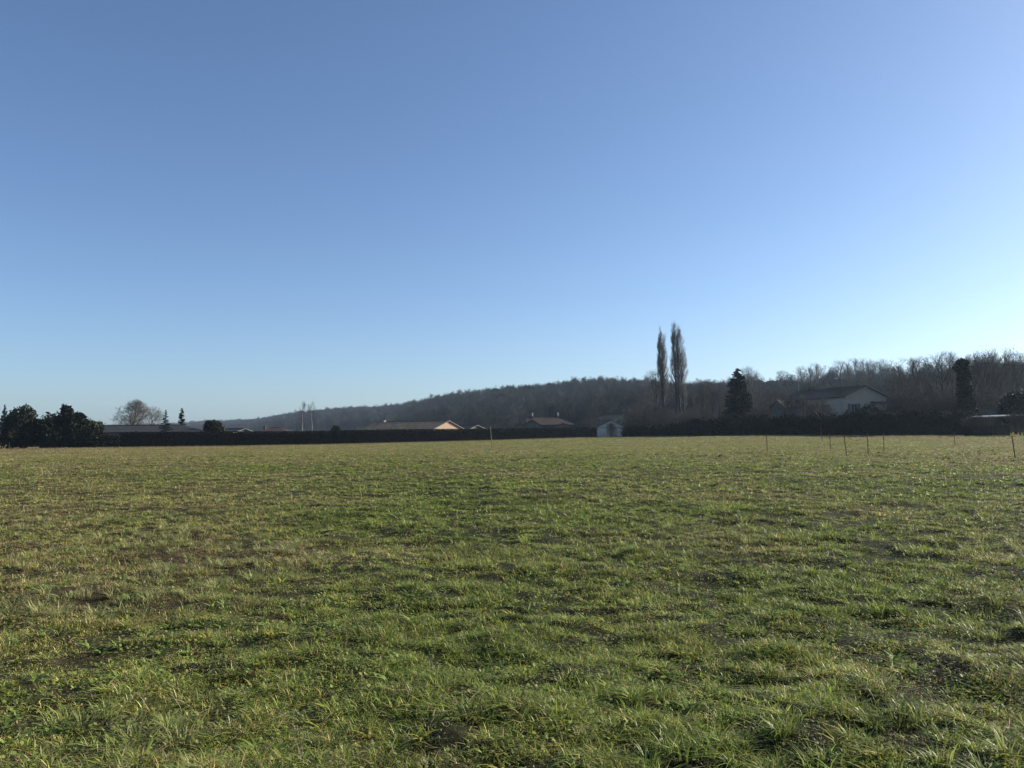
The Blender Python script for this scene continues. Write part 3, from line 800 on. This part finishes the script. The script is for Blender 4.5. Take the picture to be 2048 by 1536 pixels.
# a: long dark grey roof, hipped at its right end
gable_house(gp(418, 134), D(4), 30, 9, 2.2, 1.05, 'long low house with dark grey hipped roof behind the left length of hedge', M_grey_wall, M_slate, hip_right=True, fascia=False,
            windows=((-6, -4.5, 0.9, 1.2, 1.1, 'side', True), (-14, -4.5, 0.9, 1.2, 1.1, 'side', True)))
# b: small grey roof with a white verge
gable_house(gp(488, 180), rz_for(55), 7, 6, 2.1, 0.9, 'small grey roofed house with thin white verge, right of the round-topped evergreen', M_grey_wall, M_slate)
# c: red brown hip roof
gable_house(gp(592, 178), D(-2), 9.4, 8, 1.9, 1.15, 'small house with red-brown hipped roof left of the birches', M_grey_wall, M_tile_red, hip_left=True, hip_right=True, fascia=False, chimneys=((-7.2, .4, .5, .45, M_brick, False),))
gable_house(gp(662, 182), D(2), 5.5, 6, 1.75, .55, 'low flat-looking grey roof between the birches and the dark bush', M_cream, M_slate, fascia=False)
# g: long brown roof with the sunlit sand gable
gable_house(gp(896.5, 166), rz_for(53), 21, 8.9, 2.35, 1.62, 'long brown-roofed house with sunlit sand-coloured gable in the middle', M_sand, tile_mat('skylit brown tiles', (0.23, 0.165, 0.11), (0.12, 0.09, 0.065)), over=0.35,  # tile colour lightened to put sky light into the shaded slope
            chimneys=((-18.7, -.2, .6, .35, M_cream, False),), windows=((-5, -4.45, .8, 1.1, 1.0, 'side', True), (-12, -4.45, .8, 1.1, 1.0, 'side', True)))
# h: grey roofs right of it
gable_house(gp(953, 178), rz_for(50), 9, 7.2, 1.9, 1.15, 'low house with bluish grey roof and white verge, right of the sunlit gable', M_grey_wall, M_slate, over=0.4,)
gable_house(gp(985, 186), D(3), 6, 7, 1.95, .95, 'low brown roofed house behind the pale wooden stake', M_grey_wall, M_tile, hip_right=True, fascia=False)
# j: brown house with two gables and two bright chimney cowls
j = gable_house(gp(1146, 186), D(-1), 10.5, 9, 2.9, 1.65, 'brown roofed house with two chimneys topped by bright metal cowls', M_grey_wall, M_tile_red, hip_right=True, fascia=False,
                chimneys=((-9.3, -.3, .55, .25, M_brick, True), (-3.4, 0, .5, .3, M_brick, True)))
def side_gable(parent, x0, w, depth, h, rise, yf, wall_m, roof_m, pane=True):
    mb = MB(); mb.add([(x0 - w / 2, yf, -.3), (x0 + w / 2, yf, -.3), (x0 + w / 2, yf, h), (x0, yf, h + rise), (x0 - w / 2, yf, h), (x0 - w / 2, yf + depth, -.3), (x0 + w / 2, yf + depth, -.3), (x0 + w / 2, yf + depth, h), (x0, yf + depth, h + rise), (x0 - w / 2, yf + depth, h)],
                      [(0, 1, 2, 3, 4), (1, 6, 7, 2), (5, 0, 4, 9), (6, 5, 9, 8, 7)])
    wl = mb.build('front_wing', wall_m, parent)
    rb = MB(); e = .3; s_ = rise / (w / 2)
    for sg_ in (-1, 1):
        q = [(x0 + sg_ * (w / 2 + e), yf - e, h - s_ * e + .03), (x0, yf - e, h + rise + .03), (x0, yf + depth, h + rise + .03), (x0 + sg_ * (w / 2 + e), yf + depth, h - s_ * e + .03)]
        if sg_ > 0: q = [q[1], q[0], q[3], q[2]]
        a = [Vector(v) for v in q]
        slab(rb, *a, .12)
    rb.build('wing_roof', roof_m, wl)
    if pane: MB().box(x0 - .9, x0 + .9, yf - .03, yf - .003, h - .25, h + .45).build('pane', M_glass, wl)
side_gable(j, -9.6, 4.6, 3.5, 2.6, 1.35, -6.2, M_grey_wall, M_tile_red)
side_gable(j, -12.2, 3.8, 4.0, 1.9, 1.15, -7.4, M_grey_wall, M_tile_red, pane=False)
side_gable(j, -2.6, 7.0, 3.2, 1.95, 1.1, -6.8, M_grey_wall, M_tile_red, pane=False)
# k: pale gabled shed at the end of the hedge
k_ = gable_house(gp(1222, 166), rz_for(6), 7, 6.2, 1.95, 1.4, 'pale gabled shed at the right end of the long hedge', mat('white render', (.66, .62, .56), .9, .05, noise=(.56, .53, .48), scale=.9), M_tile, over=.25, name='shed', cat='shed', fascia=False)
MB().box(.003, .06, -3.05, 3.05, 1.86, 1.93).build('lintel', M_dark, k_)
MB().box(.003, .05, -1.0, 1.2, -.2, 1.8).build('door', M_cream, k_)
# l: house behind the shed
gable_house(gp(1248, 214), rz_for(18), 12, 8.5, 4.1, 1.5, 'cream house with pale roof edge half hidden behind the gabled shed', M_cream, M_tile, over=.4, chimneys=((-3.0, 1.6, .45, .4, M_brick, True),),
            windows=((-2, .003, 2.6, 1.0, 1.1, 'gable', False),))
# cream two-storey house on the right
hz = float(at(1738, 771, 118).z) - Q(1738, 118).z
cream = gable_house(gp(1735, 118), rz_for(17), 15, 7.3, hz - 1.62, 1.42, 'cream two-storey house with brown tiled roof above the tall hedge', M_cream, M_tile, over=.45,
                    chimneys=((-2.9, -2.2, .95, -.35, M_brick, False), (-12.4, 0, .6, .55, M_brick, False)),
                    windows=((-2.2, 0, 3.3, 1.1, 1.25, 'gable', True), (-.15, 0, 3.15, .55, 1.4, 'gable', False), (.95, 0, 3.15, .9, 1.4, 'gable', False),
                             (-4.5, -3.65, 3.3, 1.1, 1.25, 'side', True), (-9.5, -3.65, 3.3, 1.1, 1.25, 'side', True)))
MB().box(.003, .5, .7, 3.62, 4.72, 4.86).build('recess_shade_ledge', M_tile, cream)  # ledge added to draw the shaded line of a recess in the gable
low = gable_house(gp(1664, 128), D(2), 8.5, 6, 4.4, 1.1, 'grey-beige lower wing standing left of the cream house behind bare trees', M_grey_wall, M_tile, fascia=False, over=.35,
                  windows=((-2.5, -3, 2.9, 1.1, 1.2, 'side', True), (-6, -3, 2.9, 1.1, 1.2, 'side', True)))
# pale gate pillar left of it
o = MB().box(-.28, .28, -.28, .28, -.3, 3.6).box(-.34, .34, -.34, .34, 3.603, 3.75).build('pillar', M_grey_wall); o.location = Q(1558, 122); tag(o, 'pale square pillar standing left of the cream house', 'pillar')

# carport at the right
cp = empty('carport', Q(1980, 100), 'open carport with pale flat roof at the right edge', 'carport')
zr = at(1935, 836, 99).z - Q(1980, 100).z
def cpx(px): return at(px, 840, 100).x - Q(1980, 100).x
x0, x1 = cpx(1936), cpx(2026)
rb = MB(); slab(rb, (x0, -2, zr), (x1, -2, zr + .2), (x1, 2.5, zr + .32), (x0, 2.5, zr + .12), .12); rb.build('roof', M_zinc, cp)
for xx in (x0 + .3, (x0 + x1) / 2, x1 - .3):
    for yy in (-1.8, 2.2): MB().box(xx - .06, xx + .06, yy - .06, yy + .06, -.3, zr + .02).build('post', M_dark, cp)
MB().box(x0 + .2, x1 - .2, 2.32, 2.42, -.2, zr).build('back_wall', M_dark, cp)
MB().box(x0 + 1.8, x1 - 1.6, -1.9, 2.0, -.2, zr - .9).build('dark_block', M_slate, cp)  # solid dark block filling the space beneath the roof
an = empty('outbuilding', Q(1980, 106), 'small grey outbuilding behind the carport roof', 'outbuilding')
zt = at(1980, 817, 106).z - Q(1980, 106).z
MB().box(-1.75, 1.75, -1.5, 1.5, -.2, zt).build('wall', M_grey_wall, an)
rb = MB(); slab(rb, (-1.9, -1.7, zt + .003), (1.9, -1.7, zt + .003), (1.9, 1.7, zt + .1), (-1.9, 1.7, zt + .1), .08); rb.build('roof', M_slate, an)

# ------------------------------------------------------------------ poplars
def poplar(px, d, top, seed, label, groups):
    """groups: (offset x, height share, half-width share, crown start)"""
    p = Q(px, d); H = Ht(px, top, d); segs = []
    for i, (ox, hk, ew, z0) in enumerate(groups):
        sg = grow(seed + i, H * hk, env=ew, z0=z0, kids=(42, 7, 5, 3), bias=.62, ang=(14, 27), up=.045, r0=.30 * hk, rmin=.0085, crook=.07,
                  lens=(.19, .085, .045, .028), tol=(.82, 1.15), shape=.25)
        segs += [(a_ + Vector((ox, .3 * i, 0)), b_ + Vector((ox, .3 * i, 0)), ra, rb, lv) for a_, b_, ra, rb, lv in sg]
    return bare_tree(segs, p, label, group='tall bare poplars', name='poplar_tree', twig=mat('poplar twigs', (.19, .165, .14), .9, .08, noise=(.13, .115, .095), scale=.8))
poplar(1328, 172, 649, 310, 'slim bare poplar, left and slightly shorter of the tall pair', [(-.35, 1.0, .056, .27), (.4, .93, .056, .3)])
poplar(1361, 170, 643, 310, 'broad bare poplar with several stems, right and tallest of the tall pair', [(-.85, 1.02, .062, .25), (.25, .99, .060, .27), (1.25, .88, .060, .25)])
sgp = grow(71, 9.5, env=.13, z0=.1, kids=(26, 7, 5, 3), ang=(15, 32), up=.3, rmin=.01, r0=.13)
bare_tree(sgp, Q(1387, 175), 'small upright bare tree close to the right foot of the tall poplars')

# ------------------------------------------------------------------ bare trees one can tell apart
V1 = grow(101, 12, env=.30, z0=.24, kids=(14, 6, 5, 4), ang=(30, 60), up=.2, rmin=.0075, r0=.33)
V2 = grow(102, 12, env=.24, z0=.35, kids=(10, 6, 5, 4), ang=(22, 50), up=.26, stems=2, rmin=.0075, r0=.33)
V3 = grow(103, 12, env=.36, z0=.30, kids=(13, 6, 5, 4), ang=(35, 70), up=.18, crook=.18, rmin=.0075, r0=.36)
V4 = grow(104, 12, env=.32, z0=.40, kids=(6, 5, 5, 4), ang=(20, 48), up=.24, stems=5, r0=.30, rmin=.0075)
src = {}
def place(kind, px, d, ytop, label, group=None, twig=None, zoff=0, wide=1.0):
    p = Q(px, d); H = at(px, ytop, d).z - p.z
    sg = {1: V1, 2: V2, 3: V3, 4: V4}[kind]
    key = (kind, twig.name if twig else '')
    if key not in src:
        t = bare_tree(sg, p, label, twig=twig); s_ = H / 12; t.scale = (s_ * wide, s_ * wide, s_); src[key] = t
        if group: t['group'] = group
        return t
    return copy_tree(src[key], p, random.Random(px).random() * 6.3, H / 12 * wide, label, group, H / 12)
G = 'bare trees around the houses on the right'
for a in [
    (3, 1305, 185, 735, 'low spreading bare tree at the left foot of the poplars'),
    (1, 1285, 178, 790, 'small bare tree above the left end of the overgrown hedge'),
    (2, 1408, 168, 757, 'bare tree right of the poplars, against the pale gap of sky'),
    (4, 1432, 150, 765, 'many-stemmed bare tree directly left of the dark conifer'),
    (1, 1507, 185, 729, 'bare tree whose crown shows over the right shoulder of the dark conifer'),
    (3, 1545, 160, 775, 'small bare tree between the dark conifer and the pale pillar'),
    (2, 1585, 118, 790, 'low bare garden tree in front of the lower wing of the cream house'),
    (4, 1625, 116, 800, 'low twiggy bare tree in front of the cream house side wall'),
    (1, 1660, 114, 806, 'smallest bare tree tight against the hedge left of the cream gable'),
    (3, 1604, 114, 784, 'bare tree in front of the dark chimney end of the lower wing'),
    (2, 1645, 112, 790, 'thin bare tree before the corner between the lower wing and the cream house'),
    (3, 1565, 124, 778, 'spreading bare tree hiding the left end of the lower wing, right of the pale pillar'),
    (3, 1790, 150, 735, 'bare tree rising behind the right verge of the cream house'),
    (2, 1822, 140, 712, 'tall bare tree, first to the right of the cream house'),
    (1, 1848, 145, 708, 'tall bare tree with upright limbs midway between cream house and ivy column'),
    (3, 1880, 138, 702, 'forked bare tree with heavy limbs left of the ivy column'),
    (2, 1903, 150, 699, 'tall thin bare tree directly behind the left side of the ivy column'),
    (4, 1968, 122, 692, 'large many-stemmed bare tree right of the ivy column'),
    (4, 1998, 130, 692, 'large many-stemmed bare tree above the outbuilding, tallest at the right'),
    (1, 2040, 150, 700, 'bare tree at the right edge, behind the dark shrubs'),
    (3, 1805, 125, 765, 'low dark bare tree beside the right wall of the cream house'),
    (1, 1865, 118, 770, 'low dense bare tree between the tall bare trees and the hedge'),
]:
    place(*a, group=G, wide=1.2 if a[1] > 1950 else 1.05)
G2 = 'bare trees standing up along the wooded crest'
for a in [
    (1, 1568, 330, 738, 'small bare crest tree left of the sun-lit lamp'),
    (3, 1600, 325, 730, 'round bare crest tree just above the sun-lit lamp'),
    (2, 1634, 320, 724, 'round bare crest tree between the two street lamps'),
    (1, 1682, 310, 718, 'bare crest tree straight above the second street lamp'),
    (2, 1712, 300, 714, 'bare crest tree left of the roof peak of the cream house'),
    (4, 1742, 295, 712, 'bare crest tree straight above the roof peak of the cream house'),
    (3, 1772, 290, 714, 'bare crest tree above the right verge of the cream house'),
]:
    place(*a, group=G2)

# dark conifer and evergreen shrubs on the right
conifer('conifer_tree', Q(1478, 132), 'big dark conifer with pointed top right of the poplars', at(1478, 737, 132).z - Q(1478, 132).z, 2.75, 30000, 0.34, 81, rag=.13, power=.5, z0=.02)
evergreen('evergreen_shrub', Q(2032, 104), 'dark evergreen shrub at the right edge above the carport', [(0, 0, 3.6, 1.7, 1.6, 1.8), (-1.0, 0, 2.7, 1.0, 1.2, 1.2), (1.6, 0, 3.2, 1.6, 1.6, 2.4)], 9000, 0.22, 82, M_ivy, 3.5, .12, cat='shrub')
evergreen('garden_bush', Q(1742, 108), 'leafy bush sticking up from the hedge under the cream gable', [(0, 0, 3.1, 1.1, 1.0, .9), (-.7, 0, 3.0, .8, .8, .7)], 3500, 0.2, 83, M_leaf, 2.9, .1, cat='bush')
evergreen('garden_bush', Q(1290, 176), 'round dark bush behind the gabled shed', [(0, 0, 2.0, 2.8, 2.0, 2.0), (-1.6, 0, 2.4, 1.2, 1.2, 1.3)], 5000, 0.28, 84, M_leaf, 2.2, .1, cat='bush')
sgs = grow(91, 3.0, env=.6, z0=.05, kids=(7, 4, 3, 2), ang=(20, 45), stems=5, r0=.06)
bare_tree(sgs, Q(1223, 158), 'small bare fan-shaped shrub in front of the pale gabled shed', cat='shrub', twig=M_twig_red, name='bare_shrub')
sgs = grow(92, 2.6, env=1.0, z0=.05, kids=(9, 6, 5, 4), ang=(30, 70), stems=5, r0=.05)
bare_tree(sgs, Q(1952, 97), 'dense bare brush heap in front of the carport', cat='shrub', twig=M_twig_red, name='bare_shrub')
sgs = grow(93, 2.9, env=.8, z0=.05, kids=(9, 6, 5, 4), ang=(30, 60), stems=5, r0=.05)
bare_tree(sgs, Q(2046, 96), 'brown bare shrub at the right edge below the evergreen shrub', cat='shrub', twig=M_twig_red, name='bare_shrub')

# ivy-clad pole with its wire
p = Q(1931, 102); Hp = at(1931, 718, 102).z - p.z
t = empty('utility_pole', p, 'utility pole wholly covered in dark ivy, bulging at its top', 'utility pole')
MB().tube([(0, 0, -.4), (0, 0, Hp * .99)], [.15, .10], 8).build('pole', M_dark, t)
lb = [(0.2, 0, .8, 1.8, 1.4, 1.4), (0.25, 0, 2.0, 1.65, 1.3, 1.4), (0.2, 0, 3.2, 1.35, 1.1, 1.3)]
for i in range(9): lb.append((0.22 - .02 * i + .08 * math.sin(i * 2.1), 0, 4.0 + i * (Hp - 4.8) / 9, .98 - .022 * i + .06 * math.sin(i * 3.3), .75, .6))
lb += [(-.1, 0, Hp - .85, .95, .8, .65), (-.02, 0, Hp - .42, .75, .7, .42), (-.6, 0, Hp - 1.3, .55, .5, .4)]
obj('ivy', cloud_mesh('ivy', np.concatenate([cloud(bumpy(lb, 4, 9, sm=.22), 17000, .2, 5), cloud(lb, 5000, .45, 6, shell=.9)]), M_ivy), t)
MB().tube([(.3, 0, Hp - .55), (1.0, 0, Hp - .55)], [.04, .04], 6).build('bracket', M_metal, t)
MB().tube([(.9, 0, Hp - .5), (.9, 0, Hp - .3)], [.06, .05], 8).build('insulator', M_fascia, t)
A0 = p + Vector((.9, 0, Hp - .32)); A1 = at(2300, 722, 118)
pts = []
for i in range(25):
    f = i / 24; q = A0.lerp(A1, f); q.z -= 1.5 * 4 * f * (1 - f) * .5; pts.append(q - A0)
o = MB().tube(pts, [.02] * 25, 5).build('overhead_wire', M_wire); o.location = A0
tag(o, 'thin dark overhead wire running right from the ivy-covered pole', 'wire')
# the pole that carries its far end, just outside the picture
pp = Vector((A1.x, A1.y, float(base_z(A1.x, A1.y))))
o = MB().tube([(0, 0, -.4), (0, 0, A1.z - pp.z + .3)], [.14, .1], 8).build('utility_pole', M_dark); o.location = pp
tag(o, 'bare dark pole holding the far end of the overhead wire', 'utility pole')

# two street lamps behind the cream house
def lamp(px, d, py, arm, label, bright):
    b = Q(px, d); z = at(px, py, d).z - b.z
    t = empty('street_lamp', b, label, 'street lamp', 'street lamps behind the cream house')
    MB().tube([(0, 0, -.3), (0, 0, z - .5), (-.05 * arm, 0, z - .1), (-arm * .4, 0, z)], [.06, .045, .04, .03], 6).build('pole', M_wire if not bright else mat('galvanised steel', (.12, .12, .12), .6, .3), t)
    MB().add([(-arm * .4, -.12, z - .03), (-arm, -.16, z), (-arm, .16, z), (-arm * .4, .12, z - .03), (-arm * .45, -.08, z + .1), (-arm * .95, -.1, z + .13), (-arm * .95, .1, z + .13), (-arm * .45, .08, z + .1)],
             [(0, 3, 2, 1), (4, 5, 6, 7), (0, 1, 5, 4), (1, 2, 6, 5), (2, 3, 7, 6), (3, 0, 4, 7)]).build('lamp_head', M_metal, t)
lamp(1600, 165, 752, 1.2, 'street lamp with sun-lit head above the left end of the cream house roof', True)
lamp(1684, 170, 757, 1.1, 'second, dimmer street lamp above the middle of the cream house roof', False)

# ------------------------------------------------------------------ stakes in the field
def stake(px, y0, y1, lean, red, label, r=0.03, wood=False):
    b = strike(px + lean, y1)
    z = at(px, y0, b.y).z - b.z
    t = empty('wooden_stake' if wood else 'marker_post', b, label, 'stake' if wood else 'post', None if wood else 'iron marker posts in the field')
    dx = -px_m(lean, b.y)
    def pt(f): return Vector((dx * f, 0.0, z * f))
    if wood:
        MB().tube([pt(-.08), pt(.5), pt(.985), pt(1.0)], [r, r * .95, r * .9, r * .5], 8).build('shaft', M_stake, t)
        MB().tube([pt(.0) + Vector((0, 0, .0)), pt(.03)], [r * 2.2, r * 1.1], 8).build('earth_collar', M_rust, t)
    else:
        k_ = .74 if red else .97
        MB().tube([pt(-.08), pt(k_)], [r, r], 8).build('shaft', M_rust, t)
        MB().tube([pt(k_), pt(.99), pt(1)], [r * 1.08, r * 1.08, r * .6], 8).build('painted_tip' if red else 'tip', M_red if red else M_rust, t)
stake(981, 853, 898, 3.5, False, 'pale leaning wooden stake standing alone in mid field before the long hedge', .04, True)
stake(1533.5, 870, 904, 1.5, True, 'iron post with red tip, leftmost of the posts on the right of the field', .029)
stake(1642, 851, 883, 2.5, False, 'thin grey post farthest off, its top against the dark hedge', .03)
stake(1660, 868, 902, 2, False, 'plain rusty post just left of the leaning red-topped post', .029)
stake(1689.5, 870, 909, 3.5, True, 'leaning post with red upper part, below the left end of the cream house', .030)
stake(1736, 866, 910, .5, False, 'straight dark post right below the peak of the cream house', .028)
stake(1768.5, 866, 903, -.5, False, 'straight dark post below the right corner of the cream house', .032)
stake(1908.5, 865, 890, 1.5, False, 'short dark post in front of the foot of the ivy-covered pole', .028)
stake(2026, 871, 917, 4.5, True, 'leaning reddish post nearest the right edge of the field', .029)
# sticks and stones by the shed
t = empty('stick_pile', Q(1203, 156), 'pale sticks leaning by the hedge end beside the shed', 'sticks')
for i, (a, b) in enumerate((((0, 0, 0), (.5, 0, 1.0)), ((.3, .1, 0), (.75, 0, .9)), ((-.3, 0, .05), (-.1, 0, .8)))):
    MB().tube([a, b], [.05, .035], 6).build('stick', M_stake, t)

# ------------------------------------------------------------------ woods on the ridge (uncountable: one object each)
def instancer(name, pts, rots, scl, idx, srcs, label, cat):
    me = bpy.data.meshes.new(name); me.vertices.add(len(pts)); me.vertices.foreach_set('co', np.asarray(pts, np.float32).ravel())
    for nm, dat, ty in (('rz', rots, 'FLOAT'), ('sc', scl, 'FLOAT'), ('ix', idx, 'INT')):
        a = me.attributes.new(nm, ty, 'POINT'); a.data.foreach_set('value', np.asarray(dat, np.int32 if ty == 'INT' else np.float32))
    o = obj(name, me)
    co = bpy.data.collections.new(name + '_sources')
    for s_ in srcs: co.objects.link(s_)
    ng = bpy.data.node_groups.new(name, 'GeometryNodeTree')
    ng.interface.new_socket('Geometry', in_out='INPUT', socket_type='NodeSocketGeometry'); ng.interface.new_socket('Geometry', in_out='OUTPUT', socket_type='NodeSocketGeometry')
    N = ng.nodes; L = ng.links
    gi = N.new('NodeGroupInput'); go = N.new('NodeGroupOutput'); ci = N.new('GeometryNodeCollectionInfo'); ci.inputs['Collection'].default_value = co
    ci.inputs['Separate Children'].default_value = True; ci.inputs['Reset Children'].default_value = True
    ip = N.new('GeometryNodeInstanceOnPoints'); ip.inputs['Pick Instance'].default_value = True
    def named(nm, ty):
        n_ = N.new('GeometryNodeInputNamedAttribute'); n_.data_type = ty; n_.inputs['Name'].default_value = nm
        return n_.outputs[0]
    cx = N.new('ShaderNodeCombineXYZ'); L.new(named('rz', 'FLOAT'), cx.inputs['Z'])
    L.new(gi.outputs[0], ip.inputs['Points']); L.new(ci.outputs[0], ip.inputs['Instance']); L.new(named('ix', 'INT'), ip.inputs['Instance Index'])
    L.new(cx.outputs[0], ip.inputs['Rotation']); L.new(named('sc', 'FLOAT'), ip.inputs['Scale']); L.new(ip.outputs[0], go.inputs[0])
    md = o.modifiers.new('scatter', 'NODES'); md.node_group = ng
    return tag(o, label, cat, kind='stuff')

def src_obj(name, segs, m):
    return bpy.data.objects.new(name, seg_mesh(name, segs, m, 3))
M_wood2 = mat('woodland twigs warm', (0.050, 0.049, 0.050), 0.9, 0.05, noise=(0.033, 0.032, 0.033), scale=.05)
M_wood3 = mat('woodland twigs pale', (0.10, 0.098, 0.095), 0.9, 0.05, noise=(0.065, 0.062, 0.06), scale=.05)
woodsrc = []
for i in range(7):
    sg = grow(200 + i, 12, env=.26 + .03 * i, z0=.25, kids=(13, 6, 5, 2), ang=(28, 62), up=.2, rmin=.020, r0=.17, tol=(.6, 1.25), stems=1 + (i % 3 == 2))
    woodsrc.append(src_obj('wood_tree_%d' % i, sg, (M_wood_twig, M_wood2, M_wood_twig, M_wood3)[i % 4]))
def wood_points(px0, px1, n, f0, f1, seed, hmin=.6, hmax=1.3):
    g_ = np.random.default_rng(seed)
    a = np.arctan((px0 + (px1 - px0) * g_.random(n) - 1024) / F); rc, rh = ridge(a)
    rs = np.maximum(225, rc * .42)
    f = f0 + (f1 - f0) * g_.random(n) ** .8
    r = rs + (rc * 1.05 - rs) * f
    x = r * np.sin(a); y = r * np.cos(a)
    P = np.stack([x, y, base_z(x, y) - .2], -1)
    return P, g_.random(n) * 6.3, (hmin + (hmax - hmin) * g_.random(n)) * (1 + .14 * vnoise(x, y, 40, 77) + (g_.random(n) < .04) * .15), g_.integers(0, 7, n)
def cat_(l): return [np.concatenate([q[i] for q in l]) for i in range(4)]
P, rz, sc, ix = cat_([wood_points(1440, 2500, 1100, -.02, 1.0, 1), wood_points(820, 1460, 1900, 0, 1.0, 2, .75, 1.15), wood_points(1180, 1460, 500, 0, .5, 7)])
instancer('woodland', P, rz, sc, ix, woodsrc, 'bare grey-brown winter wood covering the hillside behind the houses', 'woodland')
P, rz, sc, ix = cat_([wood_points(380, 830, 3000, .1, 1.0, 3, .9, 1.25), wood_points(-500, 400, 1500, .5, 1.0, 4, .9, 1.2)])
instancer('far_woodland', P, rz, sc, ix, woodsrc, 'distant bluish bare wood on the low ridge at the left', 'woodland')
# evergreen wood: round pine crowns standing out on the hill
pinesrc = []
for i in range(3):
    lb = bumpy([(0, 0, 8.5, 3.0, 3.0, 2.6), (.6, .5, 6, 2.6, 2.6, 2.4), (0, 0, 3, 2.2, 2.2, 2.8)], 7, 300 + i, sm=.35)
    pinesrc.append(bpy.data.objects.new('pine_source_%d' % i, cloud_mesh('pine_source', np.concatenate([cloud(lb, 2600, .8, 300 + i), cloud(lb[:3], 900, 1.6, 310 + i, shell=.9)]), M_needle)))
g_ = np.random.default_rng(5)
n = 170
px = np.concatenate([1425 + 240 * g_.random(110), 985 + 80 * g_.random(8), 1700 + 300 * g_.random(52)])
a = np.arctan((px - 1024) / F); rc, rh = ridge(a); rs = np.maximum(225, rc * .42); r = rs + (rc - rs) * (.45 + .5 * g_.random(n))
x = r * np.sin(a); y = r * np.cos(a)
instancer('pine_wood', np.stack([x, y, base_z(x, y) - .3], -1), g_.random(n) * 6.3, .7 + .35 * g_.random(n), g_.integers(0, 3, n), pinesrc, 'dark round-topped pines mixed into the wood on the hill', 'woodland')
# scrub filling the ground between the gardens and the wood
scr = []
for i in range(4):
    sg = grow(400 + i, 4, env=.5, z0=.05, kids=(7, 5, 4, 3), ang=(25, 60), stems=4, rmin=.009, r0=.05, tol=(.6, 1.3))
    scr.append(src_obj('scrub_%d' % i, sg, M_twig if i % 2 else M_twig_red))
n = 510
px = np.concatenate([1260 + 320 * g_.random(190), 1785 + 260 * g_.random(170), 1180 + 900 * g_.random(150)]); d = np.concatenate([140 + 70 * g_.random(190), 108 + 60 * g_.random(170), 185 + 45 * g_.random(150)])
d = d + np.clip((1560 - px) / 300, 0, 1) * 12
x = (px - 1024) / F * d
instancer('scrub', np.stack([x, d, base_z(x, d) - .1], -1), g_.random(n) * 6.3, .8 + 1.1 * g_.random(n) ** 1.5, g_.integers(0, 4, n), scr, 'brown leafless scrub filling the gaps behind the overgrown hedge', 'scrub')

# ------------------------------------------------------------------ haze
hm = bpy.data.materials.new('thin haze'); hm.use_nodes = True
N = hm.node_tree.nodes
for n_ in list(N): N.remove(n_)
ho = N.new('ShaderNodeOutputMaterial'); pv = N.new('ShaderNodeVolumePrincipled')
pv.inputs['Density'].default_value = 0.00016
pv.inputs['Color'].default_value = (0.62, 0.81, 1.0, 1)
pv.inputs['Anisotropy'].default_value = 0.35
hm.node_tree.links.new(pv.outputs[0], ho.inputs['Volume'])
o = MB().box(-3000, 3000, -3000, 3000, -1.5, 80).build('haze', hm)
tag(o, 'thin bluish haze over the far ridge', 'haze', kind='stuff')
